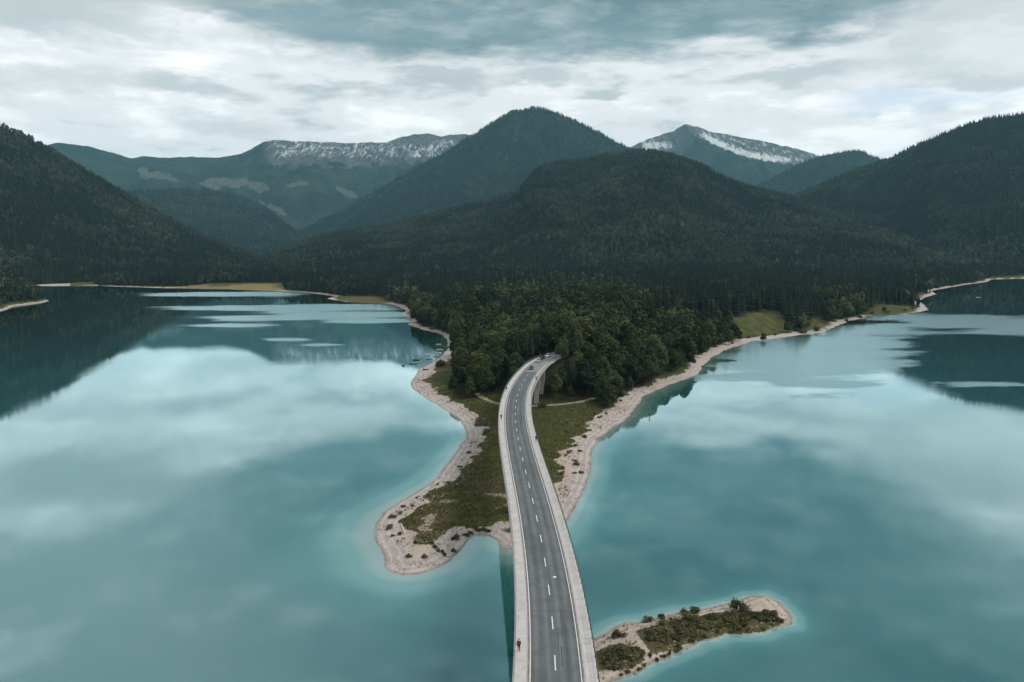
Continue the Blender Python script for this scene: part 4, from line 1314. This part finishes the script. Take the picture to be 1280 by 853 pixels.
# grass tufts and beach stones
bl = MB()
rT = np.random.default_rng(3)
for k in range(9):
    a = rT.uniform(0, 6.28); q = rT.uniform(0, .22); L = rT.uniform(.5, 1.0); ln = rT.uniform(.1, .5)
    c0 = np.array([q * math.cos(a), q * math.sin(a), -.05]); sd_ = np.array([-math.sin(a), math.cos(a), 0]) * .07
    tip = c0 + np.array([math.cos(a) * ln, math.sin(a) * ln, L])
    bl.add([c0 - sd_, c0 + sd_, tip], [(0, 1, 2)])
M['grass'] = leafy('grass_blades', (0.070, 0.075, 0.022), (0.100, 0.098, 0.032), (0.11, 0.096, 0.042))
M['dry_grass'] = leafy('dry_grass_blades', (0.115, 0.088, 0.042), (0.16, 0.125, 0.065), (0.07, 0.066, 0.028))
P_TUFT = proto_coll('grass_tuft', [bl.mesh('grass_tuft', M['grass']), bl.mesh('dry_grass_tuft', M['dry_grass'])])
q = rng.uniform([-60, 165], [70, 372], (90000, 2))
a1, a2, a3 = land(q)
n1 = fbm(q[:, 0] / 7, q[:, 1] / 7, 4, 23) - .5; n2 = fbm(q[:, 0] / 22, q[:, 1] / 22, 3, 29) - .5
k = a1 - np.where(q[:, 0] > 4, 9.0, 7.0) - n1 * 9 - n2 * 8 > 0.5
k &= ~((q[:, 1] < 215) & (n1 + n2 > .16) & (rng.random(len(q)) > .15))
q = q[k][:26000]
q2 = rng.uniform([-75, 120], [110, 430], (60000, 2))
b1, b2_, b3 = land(q2)
n1 = fbm(q2[:, 0] / 5, q2[:, 1] / 5, 3, 97)
k2 = ((b1 > 3.2) & (b1 < 13) & (n1 + rng.uniform(-.1, .1, len(n1)) > .56)) | ((b2_ > 1.0) & (n1 > .46))
q2 = q2[k2][:1300]
gidx = np.concatenate([(rng.random(len(q)) < .22).astype(int), (rng.random(len(q2)) < .6).astype(int)])
gscl = np.concatenate([rng.uniform(.22, .6, len(q)), rng.uniform(.25, .85, len(q2))])
q = np.vstack([q, q2])
scatter('grass', np.column_stack([q, ground_z(q)]), gidx, gscl, P_TUFT, 'rough olive grass covering the spit beneath the bridge')
st_me = []
for kk in range(3):
    r_ = np.random.default_rng(400 + kk)
    st_me.append(mesh('stone', [tuple(v * np.array([1, .8, .55]) * r_.uniform(.75, 1.15)) for v in ICO1[0]], ICO1[1], M['stone']))
P_ST = proto_coll('beach_stone', st_me)
q = rng.uniform([-75, 120], [120, 430], (120000, 2))
a1, a2, a3 = land(q)
k = ((a1 > 0.1) & (a1 < 11) & (fbm(q[:, 0] / 6, q[:, 1] / 6, 3, 71) > .52)) | ((a2 > -.1) & (a2 < 3.0))
q = q[k][:3200]
scatter('stones', np.column_stack([q, ground_z(q)]), rng.integers(0, 3, len(q)), rng.uniform(.10, .30, len(q)) * np.where(rng.random(len(q)) < .05, 2.0, 1.0), P_ST, 'loose grey stones scattered along the beaches')


# driftwood
def log(px0, px1, rad_, label):
    a = np.array(on_ground(*px0)); b2 = np.array(on_ground(*px1)); md = (a + b2) / 2
    e = empty('driftwood_log', tuple(md), label, 'log')
    A_, B_ = a - md, b2 - md; A_[2] += rad_ * .7; B_[2] += rad_ * .8
    mid = (A_ + B_) / 2 + np.array([.05, .08, .03])
    obj('stem', MB().tube([A_, mid, B_], [rad_, rad_ * .85, rad_ * .55], 8).mesh('stem', M['log'], True), e)
    d = (B_ - A_); d /= np.linalg.norm(d); sx = np.array([-d[1], d[0], .4])
    obj('branch_stub', MB().tube([mid, mid + sx * .8], [rad_ * .35, rad_ * .12], 5).mesh('branch_stub', M['log']), e)


log((501, 656), (506, 668), .22, 'bleached white driftwood log lying on the spit')
log((531, 490), (548, 485), .22, 'thin grey log lying across the left beach near the boat cove')


# ------------------------------------------------------------------ people
def skin_mesh(name, pts, edges, rads, mat, sub=1):
    me = bpy.data.meshes.new(name); me.from_pydata(pts, edges, []); me.update()
    o = bpy.data.objects.new(name, me); col.objects.link(o)
    sk = o.modifiers.new('skin', 'SKIN'); sk.use_smooth_shade = True
    for i, r_ in enumerate(rads):
        me.skin_vertices[0].data[i].radius = (r_, r_)
    me.skin_vertices[0].data[0].use_root = True
    sb = o.modifiers.new('sub', 'SUBSURF'); sb.levels = sub; sb.render_levels = sub
    dg = bpy.context.evaluated_depsgraph_get(); ev = o.evaluated_get(dg)
    out = bpy.data.meshes.new_from_object(ev); out.name = name
    bpy.data.objects.remove(o); bpy.data.meshes.remove(me)
    out.materials.clear(); out.materials.append(mat)
    return out


def person(loc, rz, label, top, legs, group=None, step=.22, raise_arms=False, pack=None):
    e = empty('person', loc, label, 'person', group, rz)
    hip, kn, an = .92, .50, .08
    J = {'pel': (0, 0, .98), 'wa': (0, 0, 1.12), 'ch': (0, .02, 1.34), 'nk': (0, .02, 1.50), 'hd': (0, .03, 1.62), 'tp': (0, .03, 1.73),
         'lh': (-.10, 0, hip), 'lk': (-.11, step * .75, kn), 'la': (-.11, step * .8, an), 'lt': (-.11, step * .8 + .17, .04),
         'rh': (.10, 0, hip), 'rk': (.11, -step * .2, kn), 'ra': (.11, -step * 1.1, an + .05), 'rt': (.11, -step * 1.1 + .15, .04)}
    if raise_arms:
        J.update({'ls': (-.19, .02, 1.42), 'le': (-.28, .22, 1.25), 'lw': (-.12, .42, 1.18), 'lf': (-.08, .50, 1.16), 'rs': (.19, .02, 1.42), 're': (.26, .24, 1.32), 'rw': (.0, .44, 1.42), 'rf': (-.04, .50, 1.44)})
    else:
        J.update({'ls': (-.19, .02, 1.42), 'le': (-.25, -.06, 1.16), 'lw': (-.25, -.02, .92), 'lf': (-.24, .02, .82), 'rs': (.19, .02, 1.42), 're': (.25, .02, 1.16), 'rw': (.25, .16, .95), 'rf': (.24, .22, .87)})
    Rd = dict(pel=.135, wa=.125, ch=.15, nk=.055, hd=.095, tp=.06, lh=.09, lk=.062, la=.042, lt=.035, rh=.09, rk=.062, ra=.042, rt=.035, ls=.07, le=.048, lw=.034, lf=.03, rs=.07, re=.048, rw=.034, rf=.03)
    Eg = [('pel', 'wa'), ('wa', 'ch'), ('ch', 'nk'), ('nk', 'hd'), ('hd', 'tp')] + [x for s_ in 'lr' for x in (('pel', s_ + 'h'), (s_ + 'h', s_ + 'k'), (s_ + 'k', s_ + 'a'), (s_ + 'a', s_ + 't'), ('ch', s_ + 's'), (s_ + 's', s_ + 'e'), (s_ + 'e', s_ + 'w'), (s_ + 'w', s_ + 'f'))]

    def sub(names, k, mat, nm):
        ix = {n: i for i, n in enumerate(names)}
        return obj(nm, skin_mesh(nm, [J[n] for n in names], [(ix[a], ix[b2]) for a, b2 in Eg if a in ix and b2 in ix], [Rd[n] * k for n in names], mat), e)
    sub(list(J), 1.0, M['skin'], 'body')
    sub(['pel', 'wa', 'ch', 'ls', 'le', 'lw', 'rs', 're', 'rw'], 1.22, M[top], 'jacket')
    sub(['pel', 'lh', 'lk', 'la', 'rh', 'rk', 'ra'], 1.28, M[legs], 'trousers')
    hv = [tuple(np.array([0, .005, 1.67]) + np.array([.098, .115, .115]) * v) for v in ICO1[0]]
    obj('hair', mesh('hair', hv, ICO1[1], M['hair'], True), e)
    if pack:
        mb = MB(); mb.box((0, -.24, 1.34), (.13, .08, .18)); mb.box((0, -.33, 1.29), (.09, .03, .09))
        obj('backpack', mb.mesh('backpack', M[pack]), e)
    return e


def deck_person(px, py, label, top, legs, dirn, **kw):
    q = un([(px, py)], D0 + .16)[0]
    p_, t_, nrm = axis_at(s_at_y(q[1]))
    u = float(np.dot(q - p_, nrm)); u = math.copysign(min(max(abs(u), 3.9), 4.8), u)
    c0 = p_ + nrm * u
    a = math.atan2(t_[1], t_[0]) - math.pi / 2 + (0 if dirn > 0 else math.pi)
    return person((c0[0], c0[1], D0 + .155), a, label, top, legs, **kw)


deck_person(648.5, 815, 'person in black with a red backpack walking on the near left footway', 'black_cloth', 'black_cloth', 1, pack='red_cloth')
deck_person(626.5, 524.5, 'person in dark red top on the left footway beside the spit', 'red_cloth', 'black_cloth', -1)
deck_person(671, 552, 'person in navy leaning near the right railing halfway along the bridge', 'blue_cloth', 'black_cloth', 1)
deck_person(633, 489, 'distant person in black on the left footway before the trees', 'black_cloth', 'blue_cloth', 1)
deck_person(672.5, 475, 'distant person in grey on the right footway near the bridge end', 'grey_cloth', 'black_cloth', -1)


# ------------------------------------------------------------------ cars
def loft_box(rings):
    V = []; F = []; n = len(rings[0])
    for r_ in rings:
        V += r_
    for i in range(len(rings) - 1):
        for k in range(n):
            F.append((i * n + k, i * n + (k + 1) % n, (i + 1) * n + (k + 1) % n, (i + 1) * n + k))
    F.append(tuple(range(n - 1, -1, -1))); F.append(tuple((len(rings) - 1) * n + k for k in range(n)))
    return V, F


def car(loc, rz, paint, label, estate=False):
    e = empty('car', loc, label, 'car', None, rz)          # front towards +Y
    secs = [(-2.12, .62, .40, .74), (-2.05, .82, .30, .92), (-1.3, .88, .24, .95), (0, .90, .24, .94), (1.0, .89, .24, .90), (1.75, .84, .26, .80), (2.08, .70, .32, .66), (2.15, .55, .40, .58)]
    rings = [[(-w_, y, zl + .06), (-w_ * .9, y, zl), (w_ * .9, y, zl), (w_, y, zl + .06), (w_ * .98, y, zh - .1), (w_ * .9, y, zh), (-w_ * .9, y, zh), (-w_ * .98, y, zh - .1)] for (y, w_, zl, zh) in secs]
    V, F = loft_box(rings); body = obj('body', mesh('body', V, F, M[paint], True), e)
    y0 = -2.0 if estate else -1.75
    cab = [(y0, .74, .90, .95), (y0 + .45, .68, .90, 1.40), (-.3, .67, .90, 1.46), (.35, .66, .90, 1.42), (1.15, .74, .88, .92)]
    rings = [[(-.78, y, zl), (.78, y, zl), (w_ * .98, y, zh - .03), (w_ * .88, y, zh), (-w_ * .88, y, zh), (-w_ * .98, y, zh - .03)] for (y, w_, zl, zh) in cab]
    V, F = loft_box(rings); obj('windows', mesh('windows', V, F, M['glass'], False), e)
    rf = [(y0 + .40, .62, 1.375, 1.41), (-.3, .63, 1.455, 1.49), (.42, .60, 1.405, 1.435)]
    V, F = loft_box([[(-w_, y, a), (w_, y, a), (w_ * .96, y, b2), (-w_ * .96, y, b2)] for (y, w_, a, b2) in rf]); obj('roof', mesh('roof', V, F, M[paint], True), body)
    for sx in (-1, 1):
        mb = MB()
        mb.tube([(sx * .76, .98, .93), (sx * .60, .40, 1.42)], .04, 5); mb.tube([(sx * .60, .40, 1.42), (sx * .62, -.3, 1.47), (sx * .61, y0 + .4, 1.40)], .035, 5); mb.tube([(sx * .61, y0 + .4, 1.40), (sx * .76, y0 + .02, .93)], .05, 5)
        mb.tube([(sx * .77, -.25, .92), (sx * .63, -.25, 1.46)], .04, 5)
        obj('pillar', mb.mesh('pillar', M[paint]), body)
        obj('mirror', MB().box((sx * .98, .72, .98), (.09, .05, .06)).mesh('mirror', M[paint]), e)
        obj('headlight', MB().box((sx * .58, 2.06, .60), (.17, .06, .07)).mesh('headlight', M['lamp_clear']), e)
        obj('tail_light', MB().box((sx * .62, -2.07, .72), (.15, .05, .08)).mesh('tail_light', M['lamp_red']), e)
        for y in (-1.28, 1.32):
            wh = obj('wheel', MB().tube([(sx * .68, y, .31), (sx * .90, y, .31)], .31, 14).mesh('tyre', M['tyre']), e)
            obj('rim', MB().tube([(sx * .895, y, .31), (sx * .912, y, .31)], .19, 10).mesh('rim', M['rim']), wh)
    return e


for (px, py, u_, dr_, paint, lab, es) in [(664, 462, -1.55, -1, 'car_dark', 'dark grey car nearest on the bridge, alone in the left lane', False),
                                          (673, 453, 1.0, -1, 'car_silver', 'silver car in mid-road behind the nearest dark car', True),
                                          (668.5, 449.5, -2.6, -1, 'car_black', 'black car hugging the left kerb at the bridge end', False),
                                          (674.5, 446.5, -2.4, -1, 'car_white', 'white car behind the black car at the left kerb', True),
                                          (680, 443, -2.2, -1, 'car_blue', 'farthest blue-grey car where the road enters the wood', False)]:
    q = un([(px, py)], D0)[0]
    p_, t_, nrm = axis_at(float(np.interp(q[1], AX[:, 1], AXS)))
    u = float(np.dot(q - p_, nrm)); u = min(max(u, -2.3), 2.3)
    c0 = p_ + nrm * u
    car((c0[0], c0[1], D0 + .025), math.atan2(t_[1], t_[0]) - math.pi / 2 + math.pi, paint, lab, es)


# ------------------------------------------------------------------ boats
def boat(px, py, rz, L, hullm, inm, label, cover=False, ground=False, cat='boat'):
    if ground:
        x, y, z = on_ground(px, py)
    else:
        x, y = un([(px, py)])[0]; z = -0.10
    e = empty('rowing_boat', (x, y, z), label, cat, None, rz)
    W = L * .19; Hh = .52
    st = [(-.5, .72, .02), (-.3, .95, 0), (0, 1, 0), (.25, .86, .03), (.42, .45, .12), (.5, .06, .22)]
    rings = []
    for (s_, wf, up) in st:
        y0 = s_ * L; w_ = W * wf
        rings.append([(-w_, y0, Hh + up), (-w_ * .8, y0, .16 + up * .5), (-w_ * .3, y0, up * .4), (w_ * .3, y0, up * .4), (w_ * .8, y0, .16 + up * .5), (w_, y0, Hh + up), (w_ * .84, y0, Hh + up), (w_ * .6, y0, .17 + up * .5), (-w_ * .6, y0, .17 + up * .5), (-w_ * .84, y0, Hh + up)])
    V, F = loft_box(rings); h_ = obj('hull', mesh('hull', V, F, M[hullm], False), e)
    for sx in (-1, 1):
        obj('gunwale', MB().tube([(sx * W * wf * .95, s_ * L, Hh + up + .02) for (s_, wf, up) in st], .045, 5).mesh('gunwale', M[inm]), h_)
    if cover:
        rr_ = []
        for (s_, wf, up) in st:
            w_ = W * wf * .9; rr_.append([(-w_, s_ * L, Hh + up), (w_, s_ * L, Hh + up), (w_ * .5, s_ * L, Hh + up + .16), (-w_ * .5, s_ * L, Hh + up + .16)])
        V, F = loft_box(rr_); obj('cover', mesh('cover', V, F, M['boat_dark'], True), e)
    else:
        for s_ in (-.28, .05):
            obj('seat', MB().box((0, s_ * L, .40), (W * .82, .13, .025)).mesh('seat', M['boat_wood']), e)
    return e


boat(503.9, 457.5, .4, 3.6, 'boat_dark', 'boat_dark', 'lone dark boat moored farthest out from the beach', True)
boat(520, 450.5, 1.35, 4.2, 'boat_dark', 'boat_dark', 'dark covered boat, rear one of the three moored close together', True)
boat(524, 452.8, 1.75, 4.2, 'boat_white', 'boat_dark', 'white and green boat between two dark boats in the cove')
boat(516.5, 455.3, 1.5, 4.6, 'boat_dark', 'boat_white', 'dark boat with white rim, nearest of the three moored together')
boat(534, 443.8, 1.6, 4.6, 'boat_white', 'boat_white', 'long white boat lying alone in the dark reflection')
boat(536.5, 449.5, 1.1, 4.2, 'boat_blue', 'boat_white', 'blue boat with white rim off the top of the beach')
boat(548, 430.8, 1.7, 3.6, 'boat_white', 'boat_wood', 'small white boat highest up in the dark cove')
boat(550, 437.3, 1.5, 4.6, 'boat_white', 'boat_dark', 'pale boat below the highest one at the wooded bank')
boat(548, 441.3, 1.2, 4.2, 'boat_white', 'boat_blue', 'white boat with blue rim at the wooded bank')
boat(546, 446.2, 1.6, 4.2, 'boat_wood', 'boat_white', 'brown boat tied up at the tip of the beach')
boat(532, 463, 1.3, 3.6, 'boat_dark', 'boat_dark', 'dark boat pulled up on the sand of the left beach', True, True)
boat(1223, 372, 1.5, 6.5, 'boat_white', 'boat_white', 'single white boat far out on the right arm of the lake')

# paddler on a board off the right beach
x, y = un([(812, 521.5)])[0]
pb = empty('paddle_board', (x, y, 0), 'white paddle board under the standing paddler', 'paddle board', None, .3)
st = [(-1.6, .12), (-1.3, .30), (-.4, .39), (.6, .37), (1.3, .22), (1.62, .03)]
V, F = loft_box([[(-w_, y0, .06), (-w_ * .8, y0, -.03), (w_ * .8, y0, -.03), (w_, y0, .06), (w_ * .9, y0, .10), (-w_ * .9, y0, .10)] for y0, w_ in st])
obj('hull', mesh('hull', V, F, M['boat_white'], True), pb); obj('deck_pad', MB().box((0, -.2, .108), (.26, .7, .008)).mesh('deck_pad', M['grey_cloth']), pb)
person((x, y, .11), .3, 'paddler in black standing on the white board', 'black_cloth', 'black_cloth', None, 0.05, True)
pd = empty('paddle', (x, y, .1), 'long thin paddle held by the standing paddler', 'paddle', None, .3)
obj('shaft', MB().tube([(-.02, .5, 1.75), (-.16, .54, .2)], .02, 5).mesh('shaft', M['steel']), pd); obj('blade', MB().box((-.18, .54, .0), (.10, .02, .24)).mesh('blade', M['boat_white']), pd)

# ------------------------------------------------------------------ haze
hz = bpy.data.materials.new('haze'); hz.use_nodes = True
ht = NT(hz.node_tree); ht.n.clear()
pv = ht.new('ShaderNodeVolumePrincipled'); pv.inputs['Color'].default_value = (0.36, 0.80, 1.0, 1); pv.inputs['Density'].default_value = 3.5e-5; pv.inputs['Anisotropy'].default_value = 0.0
ho = ht.new('ShaderNodeOutputMaterial'); ht.l.new(pv.outputs[0], ho.inputs['Volume'])
zmax = max(float(v[2][..., 2].max()) for v in MT.values()) + 60
hb = MB().box((0, 4300, (zmax - 10.5) / 2), (12800, 8700, (zmax + 10.5) / 2)).mesh('haze', hz)
tag(obj('haze', hb), kind='stuff')
